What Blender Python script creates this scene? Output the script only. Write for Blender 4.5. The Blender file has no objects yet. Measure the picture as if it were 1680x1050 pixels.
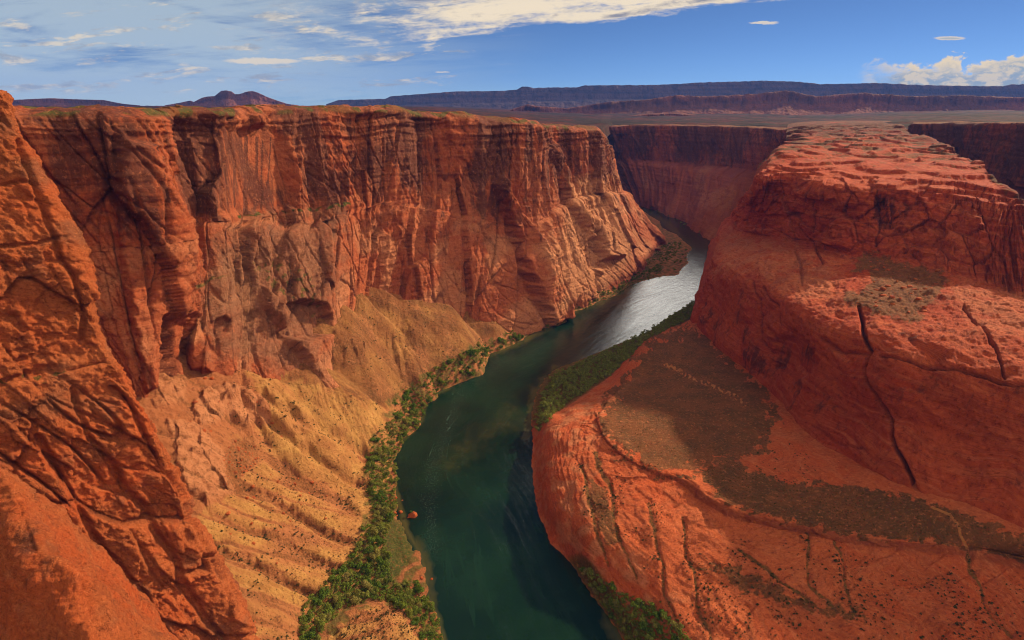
import bpy, math, random
import numpy as np
from mathutils import Vector
f32 = np.float32
R = math.radians
random.seed(7)
rng = np.random.default_rng(11)
scene = bpy.context.scene
col = scene.collection

# ------------------------------------------------------------------ camera
FPX, PITCH, CAMZ = 933.0, R(20.7), 300.0
CP, SP = math.cos(PITCH), math.sin(PITCH)
cam_d = bpy.data.cameras.new('camera')
cam = bpy.data.objects.new('camera', cam_d); col.objects.link(cam)
cam.location = (0, 0, CAMZ); cam.rotation_euler = (math.pi/2 - PITCH, 0, 0)
cam_d.sensor_width = 36.0; cam_d.lens = FPX/1680*36
cam_d.clip_start = 0.5; cam_d.clip_end = 200000
scene.camera = cam

def ray(u, v):
    a = (u-840)/FPX; b = (525-v)/FPX
    return np.array([a, CP + b*SP, -SP + b*CP])
def P(u, v, z=None, y=None, x=None):
    """world point seen at photo pixel u,v, at height z or distance y or lateral x"""
    d = ray(u, v)
    if z is not None: t = (z-CAMZ)/d[2]
    elif y is not None: t = y/d[1]
    else: t = x/d[0]
    p = d*t; p[2] += CAMZ
    return p
def project(Q):
    x, y, z = Q[..., 0], Q[..., 1], Q[..., 2]-CAMZ
    dep = np.maximum(y*CP - z*SP, 1e-3); up = y*SP + z*CP
    return 840 + FPX*x/dep, 525 - FPX*up/dep, dep

# ------------------------------------------------------------------ noise
_perm = np.random.default_rng(3).permutation(256).astype(np.int32)
_perm = np.concatenate([_perm, _perm, _perm])
_ga = np.random.default_rng(4).uniform(0, 2*np.pi, 256)
_g2 = np.stack([np.cos(_ga), np.sin(_ga)], 1).astype(f32)
_g3 = np.random.default_rng(5).normal(size=(256, 3)); _g3 /= np.linalg.norm(_g3, axis=1)[:, None]; _g3 = _g3.astype(f32)*1.5
def _fade(t): return t*t*t*(t*(t*6-15)+10)
def n2(x, y, seed=0):
    x = np.asarray(x, f32)+seed*17.31; y = np.asarray(y, f32)+seed*9.77
    x, y = np.broadcast_arrays(x, y)
    xi = np.floor(x).astype(np.int32); yi = np.floor(y).astype(np.int32)
    fx = x-xi; fy = y-yi; u = _fade(fx); v = _fade(fy)
    xi &= 255; yi &= 255
    def g(a, b, dx, dy):
        h = _perm[_perm[(xi+a) & 255] + ((yi+b) & 255)]
        k = _g2[h]; return k[..., 0]*dx + k[..., 1]*dy
    a0 = g(0, 0, fx, fy); a1 = g(1, 0, fx-1, fy); b0 = g(0, 1, fx, fy-1); b1 = g(1, 1, fx-1, fy-1)
    return 1.5*((a0+(a1-a0)*u)*(1-v) + (b0+(b1-b0)*u)*v)
def n3(x, y, z, seed=0):
    x = np.asarray(x, f32)+seed*17.31; y = np.asarray(y, f32)+seed*9.77; z = np.asarray(z, f32)+seed*5.13
    x, y, z = np.broadcast_arrays(x, y, z)
    xi = np.floor(x).astype(np.int32); yi = np.floor(y).astype(np.int32); zi = np.floor(z).astype(np.int32)
    fx = x-xi; fy = y-yi; fz = z-zi; u = _fade(fx); v = _fade(fy); w = _fade(fz)
    xi &= 255; yi &= 255; zi &= 255
    out = 0
    for dx in (0, 1):
        hx = _perm[(xi+dx) & 255]
        for dy in (0, 1):
            hy = _perm[hx + ((yi+dy) & 255)]
            for dz in (0, 1):
                k = _g3[_perm[hy + ((zi+dz) & 255)]]
                d = k[..., 0]*(fx-dx)+k[..., 1]*(fy-dy)+k[..., 2]*(fz-dz)
                out = out + d*(u if dx else 1-u)*(v if dy else 1-v)*(w if dz else 1-w)
    return out
def fbm2(x, y, o=4, seed=0, gain=.5):
    s = 0; a = 1.0
    for k in range(o):
        s = s + a*n2(x*2**k, y*2**k, seed+k*3); a *= gain
    return s
def fbm3(x, y, z, o=4, seed=0, gain=.5):
    s = 0; a = 1.0
    for k in range(o):
        s = s + a*n3(x*2**k, y*2**k, z*2**k, seed+k*3); a *= gain
    return s
def _hash(ix, iy, k):
    h = (ix*374761393 + iy*668265263 + k*974634777) & 0x7fffffff
    h = ((h ^ (h >> 13))*1274126177) & 0x7fffffff
    return ((h ^ (h >> 16)) & 0xffff)/65535.0
def facet(x, y, seed=0, tilt=1.0):
    """broken slabs: random offset and tilt per Voronoi cell; second value is the distance to the joint"""
    x = np.asarray(x, np.float64); y = np.asarray(y, np.float64)
    xi = np.floor(x).astype(np.int64); yi = np.floor(y).astype(np.int64)
    b1 = np.full(x.shape, 9.); b2 = np.full(x.shape, 9.); val = np.zeros(x.shape)
    for a in (-1, 0, 1):
        for b in (-1, 0, 1):
            cx = xi+a; cy = yi+b
            px = cx + _hash(cx, cy, seed+1); py = cy + _hash(cx, cy, seed+2)
            dx = x-px; dy = y-py; d = dx*dx+dy*dy
            o = _hash(cx, cy, seed+3)-.5 + tilt*((_hash(cx, cy, seed+4)-.5)*dx + (_hash(cx, cy, seed+5)-.5)*dy)
            m = d < b1
            b2 = np.where(m, b1, np.minimum(b2, d)); b1 = np.where(m, d, b1); val = np.where(m, o, val)
    return val.astype(f32), (np.sqrt(b2)-np.sqrt(b1)).astype(f32)
def ss(x, a, b):
    t = np.clip((x-a)/(b-a), 0, 1); return t*t*(3-2*t)

# ------------------------------------------------------------------ masks from outlines seen in the photo
def poly_mask(u, v, poly, soft=6, wob=0, seed=0):
    poly = np.asarray(poly, float)
    if wob:
        u = u + wob*n2(u/14, v/14, seed) + wob*.5*n2(u/5, v/5, seed+2); v = v + wob*n2(u/14, v/14, seed+5)
    out = np.zeros(u.shape, f32)
    lo = poly.min(0)-soft*2; hi = poly.max(0)+soft*2
    idx = np.nonzero((u > lo[0]) & (u < hi[0]) & (v > lo[1]) & (v < hi[1]))
    if len(idx[0]) == 0: return out
    uu = u[idx]; vv = v[idx]
    ins = np.zeros(uu.shape, bool); dist = np.full(uu.shape, 1e9)
    for i in range(len(poly)):
        ax, ay = poly[i]; bx, by = poly[(i+1) % len(poly)]
        if ay != by:
            c = ((ay > vv) != (by > vv)) & (uu < (bx-ax)*(vv-ay)/(by-ay)+ax); ins ^= c
        ex, ey = bx-ax, by-ay; L = ex*ex+ey*ey+1e-9
        t = np.clip(((uu-ax)*ex+(vv-ay)*ey)/L, 0, 1)
        dist = np.minimum(dist, (uu-ax-t*ex)**2+(vv-ay-t*ey)**2)
    sd = np.sqrt(dist)*np.where(ins, 1, -1)
    out[idx] = ss(sd, -soft, soft)
    return out
def line_dist(u, v, line, wob=0, seed=0, cap=60):
    line = np.asarray(line, float)
    if wob: u, v = u + wob*n2(u/55, v/55, seed)+.22*wob*n2(u/13, v/13, seed+7), v + wob*n2(u/55, v/55, seed+4)+.22*wob*n2(u/13, v/13, seed+8)
    out = np.full(u.shape, 1e3, f32)
    lo = line.min(0)-cap; hi = line.max(0)+cap
    idx = np.nonzero((u > lo[0]) & (u < hi[0]) & (v > lo[1]) & (v < hi[1]))
    if len(idx[0]) == 0: return out
    uu = u[idx]; vv = v[idx]; dist = np.full(uu.shape, 1e6)
    for i in range(len(line)-1):
        ax, ay = line[i]; bx, by = line[i+1]
        ex, ey = bx-ax, by-ay; L = ex*ex+ey*ey+1e-9
        t = np.clip(((uu-ax)*ex+(vv-ay)*ey)/L, 0, 1)
        dist = np.minimum(dist, (uu-ax-t*ex)**2+(vv-ay-t*ey)**2)
    out[idx] = np.sqrt(dist)
    return out

# ------------------------------------------------------------------ meshes
def grid_mesh(name, Q, mat, attrs=None, keep=None, smooth=True, parent=None):
    """Q is (rows, columns, 3); one quad per cell"""
    nr, nc = Q.shape[:2]
    idx = np.arange(nr*nc).reshape(nr, nc)
    F = np.stack([idx[:-1, :-1], idx[:-1, 1:], idx[1:, 1:], idx[1:, :-1]], -1).reshape(-1, 4)
    V = Q.reshape(-1, 3)
    if keep is not None:
        k = keep[:-1, :-1] & keep[:-1, 1:] & keep[1:, 1:] & keep[1:, :-1]
        F = F[k.reshape(-1)]
    return raw_mesh(name, V, F, mat, {a: np.broadcast_to(np.asarray(b, f32), (nr, nc)).reshape(-1) for a, b in (attrs or {}).items()}, smooth, parent)
def raw_mesh(name, V, F, mat, attrs=None, smooth=True, parent=None):
    F = np.asarray(F)
    used = np.zeros(len(V), bool); used[F.reshape(-1)] = True
    if not used.all():
        remap = np.cumsum(used)-1; V = V[used]; F = remap[F]
        attrs = {a: b[used] for a, b in (attrs or {}).items()}
    me = bpy.data.meshes.new(name)
    n = F.shape[1]
    me.vertices.add(len(V)); me.vertices.foreach_set('co', np.ascontiguousarray(V, f32).reshape(-1))
    me.loops.add(F.size); me.loops.foreach_set('vertex_index', F.reshape(-1).astype(np.int32))
    me.polygons.add(len(F))
    me.polygons.foreach_set('loop_start', np.arange(0, F.size, n, dtype=np.int32))
    try: me.polygons.foreach_set('loop_total', np.full(len(F), n, np.int32))
    except Exception: pass
    me.polygons.foreach_set('use_smooth', np.full(len(F), smooth, bool))
    for a, b in (attrs or {}).items():
        at = me.attributes.new(a, 'FLOAT', 'POINT'); at.data.foreach_set('value', np.ascontiguousarray(b, f32))
    me.update(calc_edges=True); me.validate()
    if mat is not None: me.materials.append(mat)
    o = bpy.data.objects.new(name, me); col.objects.link(o)
    if parent is not None: o.parent = parent
    return o
def tag(o, label=None, cat=None, group=None, kind=None):
    if label: o['label'] = label
    if cat: o['category'] = cat
    if group: o['group'] = group
    if kind: o['kind'] = kind
    return o

def pchip(Y, xs):
    """monotone cubic through Y (k, ...) at integer knots, sampled at xs"""
    Y = np.asarray(Y, float); k = len(Y)
    d = Y[1:]-Y[:-1]; m = np.zeros_like(Y)
    if k > 2:
        a, b = d[:-1], d[1:]
        with np.errstate(divide='ignore', invalid='ignore'):
            h = 2*a*b/(a+b)
        m[1:-1] = np.where(a*b > 0, h, 0)
    m[0] = d[0]; m[-1] = d[-1]
    i = np.clip(np.floor(xs).astype(int), 0, k-2); t = xs-i
    t = t.reshape((-1,)+(1,)*(Y.ndim-1))
    h00 = 2*t**3-3*t**2+1; h10 = t**3-2*t**2+t; h01 = -2*t**3+3*t**2; h11 = t**3-t**2
    return h00*Y[i]+h10*m[i]+h01*Y[i+1]+h11*m[i+1]
def catmull(Y, xs):
    Y = np.asarray(Y, float); k = len(Y)
    m = np.zeros_like(Y); m[1:-1] = (Y[2:]-Y[:-2])*.5; m[0] = Y[1]-Y[0]; m[-1] = Y[-1]-Y[-2]
    i = np.clip(np.floor(xs).astype(int), 0, k-2); t = xs-i
    t = t.reshape((-1,)+(1,)*(Y.ndim-1))
    h00 = 2*t**3-3*t**2+1; h10 = t**3-2*t**2+t; h01 = -2*t**3+3*t**2; h11 = t**3-t**2
    return h00*Y[i]+h10*m[i]+h01*Y[i+1]+h11*m[i+1]
def even(metric, n):
    c = np.concatenate([[0], np.cumsum(metric)]); c /= c[-1]
    return np.interp(np.linspace(0, 1, n), c, np.arange(len(c)))/(len(c)-1)
def loft(ctrl, nr, nc, row_w=None, clipw=(0.3, 14)):
    """ctrl (rows, stations, 3) -> dense grid with evenly sized cells as seen from the viewpoint"""
    ctrl = np.asarray(ctrl, float); r, c = ctrl.shape[:2]
    xs = np.linspace(0, c-1, 1600)
    A = np.stack([pchip(ctrl[k], xs) for k in range(r)])            # rows x 1600 x 3
    def step(Q, axis):
        d = np.linalg.norm(np.diff(Q, axis=axis), axis=-1)
        dep = np.maximum(np.linalg.norm(Q-np.array([0, 0, CAMZ]), axis=-1), 30)
        dep = (dep[:, 1:] if axis == 1 else dep[1:, :])
        return d/dep
    m = step(A, 1); m = m.max(0); m = np.maximum(m, m.max()*.04)
    cx = even(m, nc)*(c-1)
    B = np.stack([pchip(ctrl[k], cx) for k in range(r)])
    rs = np.linspace(0, r-1, 1200)
    Cc = pchip(B[:, ::max(1, nc//60)], rs)
    m = step(Cc, 0); m = np.sort(m, 1)[:, -max(2, m.shape[1]//5):].mean(1); m = np.maximum(m, m.max()*.04)
    if row_w is not None:
        m = m*np.interp(np.linspace(0, r-1, len(m)), np.arange(r), row_w)
    rx = even(m, nr)*(r-1)
    Q = pchip(B, rx)
    return Q, rx, cx
def normals(Q, flip=False):
    du = np.gradient(Q, axis=1); dv = np.gradient(Q, axis=0)
    n = np.cross(du, dv); n /= np.linalg.norm(n, axis=-1)[..., None]+1e-9
    return -n if flip else n
def arclen(Q, row):
    d = np.linalg.norm(np.diff(Q[row], axis=0), axis=-1)
    return np.concatenate([[0], np.cumsum(d)])[None, :]*np.ones((Q.shape[0], 1))

class Height:
    """height field through scattered points (distance kernel plus a plane)"""
    def __init__(s, pts, smooth=0.0):
        s.p = np.asarray(pts, float); n = len(s.p)
        X = s.p[:, :2]/100.0; s.X = X
        K = np.linalg.norm(X[:, None]-X[None], axis=-1) + np.eye(n)*smooth
        A = np.zeros((n+3, n+3)); A[:n, :n] = K
        A[:n, n] = 1; A[:n, n+1:] = X; A[n, :n] = 1; A[n+1:, :n] = X.T
        b = np.zeros(n+3); b[:n] = s.p[:, 2]
        s.w = np.linalg.lstsq(A, b, rcond=None)[0]
    def __call__(s, x, y):
        sh = np.shape(x); q = np.stack([np.ravel(x), np.ravel(y)], 1)/100.0
        out = np.empty(len(q)); n = len(s.X)
        for i in range(0, len(q), 100000):
            c = q[i:i+100000]
            d = np.sqrt(((c[:, None]-s.X[None])**2).sum(-1))
            out[i:i+100000] = d@s.w[:n] + s.w[n] + c@s.w[n+1:]
        return out.reshape(sh)
# ------------------------------------------------------------------ node helper
class S:
    def __init__(s, g, k): s.g = g; s.k = k
    def _b(s, o, op, rev=False):
        a, b = (o, s) if rev else (s, o)
        return s.g.math(op, a, b)
    def __add__(s, o): return s._b(o, 'ADD')
    __radd__ = __add__
    def __sub__(s, o): return s._b(o, 'SUBTRACT')
    def __rsub__(s, o): return s._b(o, 'SUBTRACT', True)
    def __mul__(s, o): return s._b(o, 'MULTIPLY')
    __rmul__ = __mul__
    def __truediv__(s, o): return s._b(o, 'DIVIDE')
    def __pow__(s, o): return s._b(o, 'POWER')
class G:
    def __init__(s, tree): s.t = tree; tree.nodes.clear()
    def n(s, typ, **kw):
        nd = s.t.nodes.new(typ)
        for k, v in kw.items(): setattr(nd, k, v)
        return nd
    def put(s, inp, v):
        if isinstance(v, S): s.t.links.new(v.k, inp)
        elif v is not None: inp.default_value = v
    def math(s, op, a, b=None, c=None):
        nd = s.n('ShaderNodeMath', operation=op)
        s.put(nd.inputs[0], a); s.put(nd.inputs[1], b)
        if c is not None: s.put(nd.inputs[2], c)
        return S(s, nd.outputs[0])
    def sm(s, x, a, b, lo=0.0, hi=1.0):
        nd = s.n('ShaderNodeMapRange', interpolation_type='SMOOTHSTEP')
        s.put(nd.inputs[0], x); s.put(nd.inputs[1], a); s.put(nd.inputs[2], b); s.put(nd.inputs[3], lo); s.put(nd.inputs[4], hi)
        return S(s, nd.outputs[0])
    def vec(s, x, y, z):
        nd = s.n('ShaderNodeCombineXYZ'); s.put(nd.inputs[0], x); s.put(nd.inputs[1], y); s.put(nd.inputs[2], z)
        return S(s, nd.outputs[0])
    def sep(s, v):
        nd = s.n('ShaderNodeSeparateXYZ'); s.put(nd.inputs[0], v)
        return [S(s, o) for o in nd.outputs]
    def vmul(s, v, k):
        nd = s.n('ShaderNodeVectorMath', operation='MULTIPLY'); s.put(nd.inputs[0], v); s.put(nd.inputs[1], k)
        return S(s, nd.outputs[0])
    def vadd(s, v, k):
        nd = s.n('ShaderNodeVectorMath', operation='ADD'); s.put(nd.inputs[0], v); s.put(nd.inputs[1], k)
        return S(s, nd.outputs[0])
    def noise(s, v, scale=1.0, detail=4.0, rough=.5, dist=0.0, colour=False):
        nd = s.n('ShaderNodeTexNoise'); s.put(nd.inputs['Vector'], v)
        s.put(nd.inputs['Scale'], scale); s.put(nd.inputs['Detail'], detail); s.put(nd.inputs['Roughness'], rough); s.put(nd.inputs['Distortion'], dist)
        return S(s, nd.outputs[1 if colour else 0])
    def voro(s, v, scale=1.0, feature='F1'):
        nd = s.n('ShaderNodeTexVoronoi', feature=feature); s.put(nd.inputs['Vector'], v); s.put(nd.inputs['Scale'], scale)
        return S(s, nd.outputs['Distance'])
    def mix(s, f, a, b, mode='MIX'):
        nd = s.n('ShaderNodeMix', data_type='RGBA', blend_type=mode); nd.clamp_factor = True
        s.put(nd.inputs[0], f)
        for i, c in ((6, a), (7, b)):
            s.put(nd.inputs[i], c if isinstance(c, S) else (tuple(c)+(1,) if len(c) == 3 else c))
        return S(s, nd.outputs[2])
    def attr(s, name):
        nd = s.n('ShaderNodeAttribute', attribute_name=name); return S(s, nd.outputs['Fac'])
    def pos(s):
        nd = s.n('ShaderNodeNewGeometry'); return S(s, nd.outputs['Position'])
    def nrm(s):
        nd = s.n('ShaderNodeNewGeometry'); return S(s, nd.outputs['Normal'])
    def bump(s, h, strength=.5, dist=1.0, normal=None):
        nd = s.n('ShaderNodeBump'); s.put(nd.inputs['Height'], h); nd.inputs['Strength'].default_value = strength; nd.inputs['Distance'].default_value = dist
        if normal is not None: s.put(nd.inputs['Normal'], normal)
        return S(s, nd.outputs[0])
    def bsdf(s, colour, rough=.9, normal=None, spec=.15, **kw):
        nd = s.n('ShaderNodeBsdfPrincipled')
        s.put(nd.inputs['Base Color'], colour if isinstance(colour, S) else tuple(colour)+(1,))
        s.put(nd.inputs['Roughness'], rough); s.put(nd.inputs['Specular IOR Level'], spec)
        if normal is not None: s.put(nd.inputs['Normal'], normal)
        for k, v in kw.items(): s.put(nd.inputs[k], v)
        return S(s, nd.outputs[0])
    def out(s, sh, world=False):
        nd = s.n('ShaderNodeOutputWorld' if world else 'ShaderNodeOutputMaterial'); s.put(nd.inputs['Surface'], sh)
def material(name):
    m = bpy.data.materials.new(name); m.use_nodes = True
    return m, G(m.node_tree)

# ------------------------------------------------------------------ sun and sky
SUN_AZ, SUN_EL = R(54), R(27)          # azimuth measured to the right of straight ahead
sun_dir = Vector((math.sin(SUN_AZ)*math.cos(SUN_EL), math.cos(SUN_AZ)*math.cos(SUN_EL), math.sin(SUN_EL)))
sd = bpy.data.lights.new('sun', 'SUN'); sd.energy = 5.0; sd.angle = R(2.0); sd.color = (1.0, .78, .52)
so = bpy.data.objects.new('sun', sd); col.objects.link(so)
so.rotation_euler = sun_dir.to_track_quat('Z', 'Y').to_euler()

W = bpy.data.worlds.new('World'); scene.world = W; W.use_nodes = True
g = G(W.node_tree)
sky = g.n('ShaderNodeTexSky', sky_type='NISHITA'); sky.sun_disc = False
sky.sun_elevation = SUN_EL; sky.sun_rotation = SUN_AZ
sky.altitude = 3500; sky.air_density = .62; sky.dust_density = .1; sky.ozone_density = 6.0
skyc = S(g, sky.outputs[0])
tc = g.n('ShaderNodeTexCoord'); dvec = S(g, tc.outputs['Generated'])
dx, dy, dz = g.sep(dvec)
fy = g.math('MAXIMUM', dy, .05)
U = dx/fy; E = dz/fy                    # tangent of azimuth and of elevation, in the direction of view
front = g.sm(dy, .05, .3)*g.sm(dz, -.02, -.005)
# flat cloud sheet seen in perspective
inv = g.math('MAXIMUM', dz, .012)+.05
CX = dx/inv; CY = dy/inv
sheet = g.vec(CX, CY, 0.0)
big = g.noise(g.vmul(sheet, (.20, .30, 0)), 1.0, 3.0, .5)
streak = g.noise(g.vec(U*5.0-E*9, E*58.0-U*3.5, 1.7), 1.0, 7.0, .62, .6)
puff = g.noise(g.vec(U*20.0, E*62.0-U*2, 4.2), 1.0, 8.0, .62, .35)
fine = g.noise(g.vec(U*60.0, E*190.0, 8.1), 1.0, 5.0, .6, .3)
# main band: lower edge rises to the right
lowE = g.math('MULTIPLY_ADD', U, .105, .113)
band = g.sm(E-lowE+.004+(streak-.5)*.05+(puff-.5)*.03, -.003, .010)*g.sm(U, -.52, -.12)*g.sm(E-U*.02, .26, .14)
band = band*g.sm(streak*.45+puff*.45+fine*.1+g.sm(U, -.3, .05)*.13, .47, .66)
# thin veil on the left
vn = g.noise(g.vec(U*2.6-E*3, E*17.0+U*1.2, 11.0), 1.0, 6, .6, .5)
veil = g.sm(U, .12, -.50)*g.sm(vn*.7+streak*.3+g.sm(U, .1, -.8)*.10, .38, .58)*.9
veil = g.math('MAXIMUM', veil, g.sm(U, -.35, -.9)*.45)
# loose wisps on the left
wm = g.noise(g.vec(U*9.0+3, E*50.0-U*3, 2.6), 1.0, 7.0, .6, .4)
wisp = g.sm(wm+(fine-.5)*.16, .54, .66)*g.sm(U, .03, -.12)*g.sm(E, .010, .03)
# heaped cloud low on the right
top = .045+g.sm(U, .50, .62)*.022+g.sm(U, .72, .90)*.030
cell = g.noise(g.vec(U*21.0, E*36.0, 6.3), 1.0, 7.0, .60, .3)
hd = top-E+(cell-.5)*.085
heap = g.sm(hd, -.002, .006)*g.sm(U+(cell-.5)*.14, .56, .64)*g.sm(cell*.6+puff*.4+hd*2.2, .40, .52)
rim = g.sm(hd, .030, .004)
lump = g.sm(cell+(fine-.5)*.3, .47, .60)
# lens-shaped cloud and small wisps
def spot(u0, e0, wu, we, k=1.0):
    a = (U-u0)/wu; b = (E-e0)/we+(fine-.5)*1.2*k
    return g.sm(a*a+b*b, 1.0, .35)
lens_o = spot(.693, .0990, .028, .0034, .9)
lens_i = spot(.693, .0988, .021, .0018, .2)
spots = g.math('MAXIMUM', spot(.395, .121, .026, .0026, 2.6), g.math('MAXIMUM', spot(-.112, .0500, .014, .0011, 2.0), spot(-.40, .066, .07, .0055)))
cream = (11.5, 9.6, 6.8); grey = (3.6, 3.5, 3.9); pale = (6.3, 7.6, 8.2)
dk = g.noise(g.vec(U*6.0-E*6, E*34.0-U*2.0, 21.0), 1.0, 5, .55, .4)
dark = g.sm(dk+(puff-.5)*.4+(E-lowE)*1.2, .60, .74)
c_band = g.mix(dark, cream, grey)
c = g.mix(veil*front*.8, skyc, pale)
c = g.mix(wisp*front*.75, c, g.mix(g.sm(puff, .4, .62), (4.2, 4.5, 4.9), (10.5, 8.8, 6.2)))
c = g.mix(band*front*.95, c, c_band)
c = g.mix(heap*front*.95, c, g.mix(g.math('MAXIMUM', rim, lump*.75), (4.2, 5.0, 5.4), (11.5, 9.0, 5.2)))
c = g.mix(lens_o*front*.85, c, (10.5, 8.6, 6.0)); c = g.mix(lens_i*front*.8, c, (4.6, 5.4, 6.0))
c = g.mix(spots*front*.8, c, (10.5, 8.8, 6.4))
# bright patch added to the sky above the frame to give the river its glint
hc = g.sm(E, .19, .25)*g.sm(E, .62, .40)*g.sm(g.math('ABSOLUTE', U-.27), .30, .10)*g.sm(puff*.5+big*.5, .30, .55)
c = g.mix(hc*front*.9, c, (72.0, 67.0, 60.0))
# broken evening cloud deck overhead and behind the viewer, added as unseen fill light
x3, y3, z3 = g.sep(dvec)
ov = g.noise(g.vec(x3*2.2, y3*2.2, z3*2.2), 1.0, 5, .55, .4)
fill_deck = g.sm(ov+g.sm(dy, .45, -.5)*.22, .46, .62)*g.sm(z3, .08, .25)*g.sm(dy+z3*.2, .82, .45)
c = g.mix(fill_deck*.85, c, (6.0, 5.1, 4.0))
kd = x3*(math.sin(R(118))*math.cos(R(42)))+y3*(math.cos(R(118))*math.cos(R(42)))+z3*math.sin(R(42))
bank = g.sm(kd, .80, .95)*g.sm(ov, .34, .50)  # added unseen cloud behind right, a soft key for the left cliffs
kd2 = x3*(math.sin(R(-128))*math.cos(R(40)))+y3*(math.cos(R(-128))*math.cos(R(40)))+z3*math.sin(R(40))
fill_left = g.sm(kd2, .74, .93)*g.sm(ov, .36, .52)  # second added cloud, behind left, fills the mesa's shaded face
c = g.mix(fill_left*.95, c, (14.0, 11.5, 8.8))
c = g.mix(bank*.95, c, (50.0, 40.0, 29.0))
W.cycles.sampling_method = 'MANUAL'; W.cycles.sample_map_resolution = 512
bg = g.n('ShaderNodeBackground'); g.put(bg.inputs[0], c); bg.inputs[1].default_value = 0.05
g.out(S(g, bg.outputs[0]), True)

scene.view_settings.view_transform = 'Standard'; scene.view_settings.look = 'None'
scene.view_settings.exposure = 0.74; scene.view_settings.gamma = 1.0; scene.view_settings.use_curve_mapping = False
scene.cycles.use_denoising = True; scene.cycles.denoising_prefilter = 'ACCURATE'; scene.cycles.filter_width = 1.1
scene.cycles.max_bounces = 5; scene.cycles.diffuse_bounces = 3

# ------------------------------------------------------------------ rock and ground materials
def rock(name, a, b, c, strata=.5, bed=(.02, .02, .45), swirl=0.0, varnish=1.0, grain=1.0, tilt=0.0, bumpk=1.0, crack=.8, gs=.32):
    """layered sandstone: three hues, bedding lines, desert varnish where the mesh carries it, soil, sand and green where flat"""
    m, g = material(name)
    p = g.pos()
    warp = g.vmul(g.vadd(g.noise(p, .012, 3, .5, colour=True), (-.5, -.5, -.5)), (26+60*swirl,)*3)
    q = g.vadd(p, warp)
    if tilt:
        x, y, z = g.sep(q); q2 = g.vec(x, y, z+x*tilt+y*tilt*.4)
    else: q2 = q
    big = g.noise(p, .011, 4, .55); mid = g.noise(p, .06, 5, .6); fin = g.noise(p, .55, 6, .65)
    lay = g.noise(g.vmul(q2, bed), 1.0, 5, .6)
    gr = g.noise(q, gs, 7, .78); gr2 = g.noise(q, gs*3.7, 5, .75)
    lay2 = g.noise(g.vmul(q2, (bed[0]*2, bed[1]*2, bed[2]*4)), 1.0, 4, .6)
    cc = g.mix(g.sm(big+(mid-.5)*.5, .38, .62), a, b)
    cc = g.mix(g.sm(lay, .45, .66)*.8*strata, cc, c)
    cc = g.mix(g.sm(lay2, .56, .70)*.50*strata, cc, [k*.45 for k in a])
    cc = g.mix(g.sm(mid, .50, .68)*.35, cc, [k*.55 for k in b])
    x, y, z = g.sep(p)
    vst = g.noise(g.vec(x*.19, y*.19, z*.009), 1.0, 5, .6, .5)
    vbl = g.noise(p, .03, 5, .62, .8)
    va = g.attr('varnish')
    vm = g.sm(vst*.55+vbl*.45+va*.34, .60, .78)*g.sm(va, .02, .3)*varnish
    cc = g.mix(vm*.74, cc, (.050, .024, .020))
    pale = g.attr('pale')
    cc = g.mix(pale*g.sm(mid+pale*.3, .35, .65), cc, (.56, .24, .11))
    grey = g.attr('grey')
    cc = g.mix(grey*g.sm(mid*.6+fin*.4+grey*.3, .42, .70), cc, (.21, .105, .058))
    soil = g.attr('soil')
    sn = g.noise(p, .05, 5, .65); sn2 = g.noise(p, .9, 4, .7)
    sc = g.mix(g.sm(sn, .38, .62), (.125, .058, .018), (.205, .074, .022))
    sc = g.mix(g.sm(sn2, .54, .64)*.6, sc, (.055, .042, .014))
    cc = g.mix(g.sm(soil*1.25+(sn-.5)*1.3+(fin-.5)*.9+(sn2-.5)*.5, .38, .95), cc, sc)
    sand = g.attr('sand')
    sa = g.mix(g.sm(mid, .35, .65), (.50, .265, .075), (.37, .165, .048))
    sa = g.mix(g.sm(fin, .52, .70)*.35, sa, (.20, .10, .035))
    cc = g.mix(sand*g.sm(sand*1.3+(mid-.5)*.7+(fin-.5)*.5, .30, .75), cc, sa)
    green = g.attr('green')
    gc = g.mix(g.sm(fin, .4, .65), (.050, .070, .012), (.105, .095, .020))
    cc = g.mix(green*g.sm(green*1.3+(fin-.5)*.9, .35, .75), cc, gc)
    crack_dim = g.attr('crack')
    cc = g.mix(crack_dim*.75, cc, (.045, .018, .012))  # dark cracks and scarps; on the mesa top also painted dimness
    h = gr*2.6*grain+gr2*.5*grain+fin*.4*grain + lay2*.7*strata + lay*.5*strata + g.noise(p, 2.4, 4, .7)*.18*grain + mid*.8
    vq = g.vadd(g.vmul(q2, (.16, .16, .10)), g.vmul(g.noise(p, .25, 3, .6, colour=True), (.9, .9, .9)))
    cr = g.voro(vq, 1.0, 'DISTANCE_TO_EDGE'); crm = g.sm(cr, .035, .0)*g.sm(mid, .45, .6)
    cc = g.mix(crm*.55*crack, cc, (.07, .022, .012))
    lay3 = g.noise(g.vmul(q2, (bed[0]*3, bed[1]*3, bed[2]*9)), 1.0, 3, .6)
    cc = g.mix(g.sm(lay3, .54, .66)*.45*strata, cc, [k*.5 for k in b])
    cc = g.mix(g.sm(gr, .53, .63)*.62*grain, cc, [k*.40 for k in a]); cc = g.mix(g.sm(gr, .47, .36)*.40*grain, cc, [min(1, k*1.30) for k in c])
    cc = g.mix(g.sm(gr2, .54, .66)*.45*grain, cc, [k*.45 for k in b])
    h = h - crm*.7*crack + lay3*.35*strata
    nb = g.bump(h, .9*bumpk, 1.8)
    g.out(g.bsdf(cc, .92, nb, .12))
    return m
M = {}
M['wall'] = rock('canyon_sandstone', (.36, .076, .024), (.42, .115, .044), (.48, .160, .068), strata=.45, bed=(.012, .012, .20))
M['spur'] = rock('orange_sandstone', (.56, .106, .026), (.52, .135, .040), (.60, .180, .060), gs=.8, strata=.55, bed=(.03, .03, .35), tilt=.35, grain=1.2)
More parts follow.
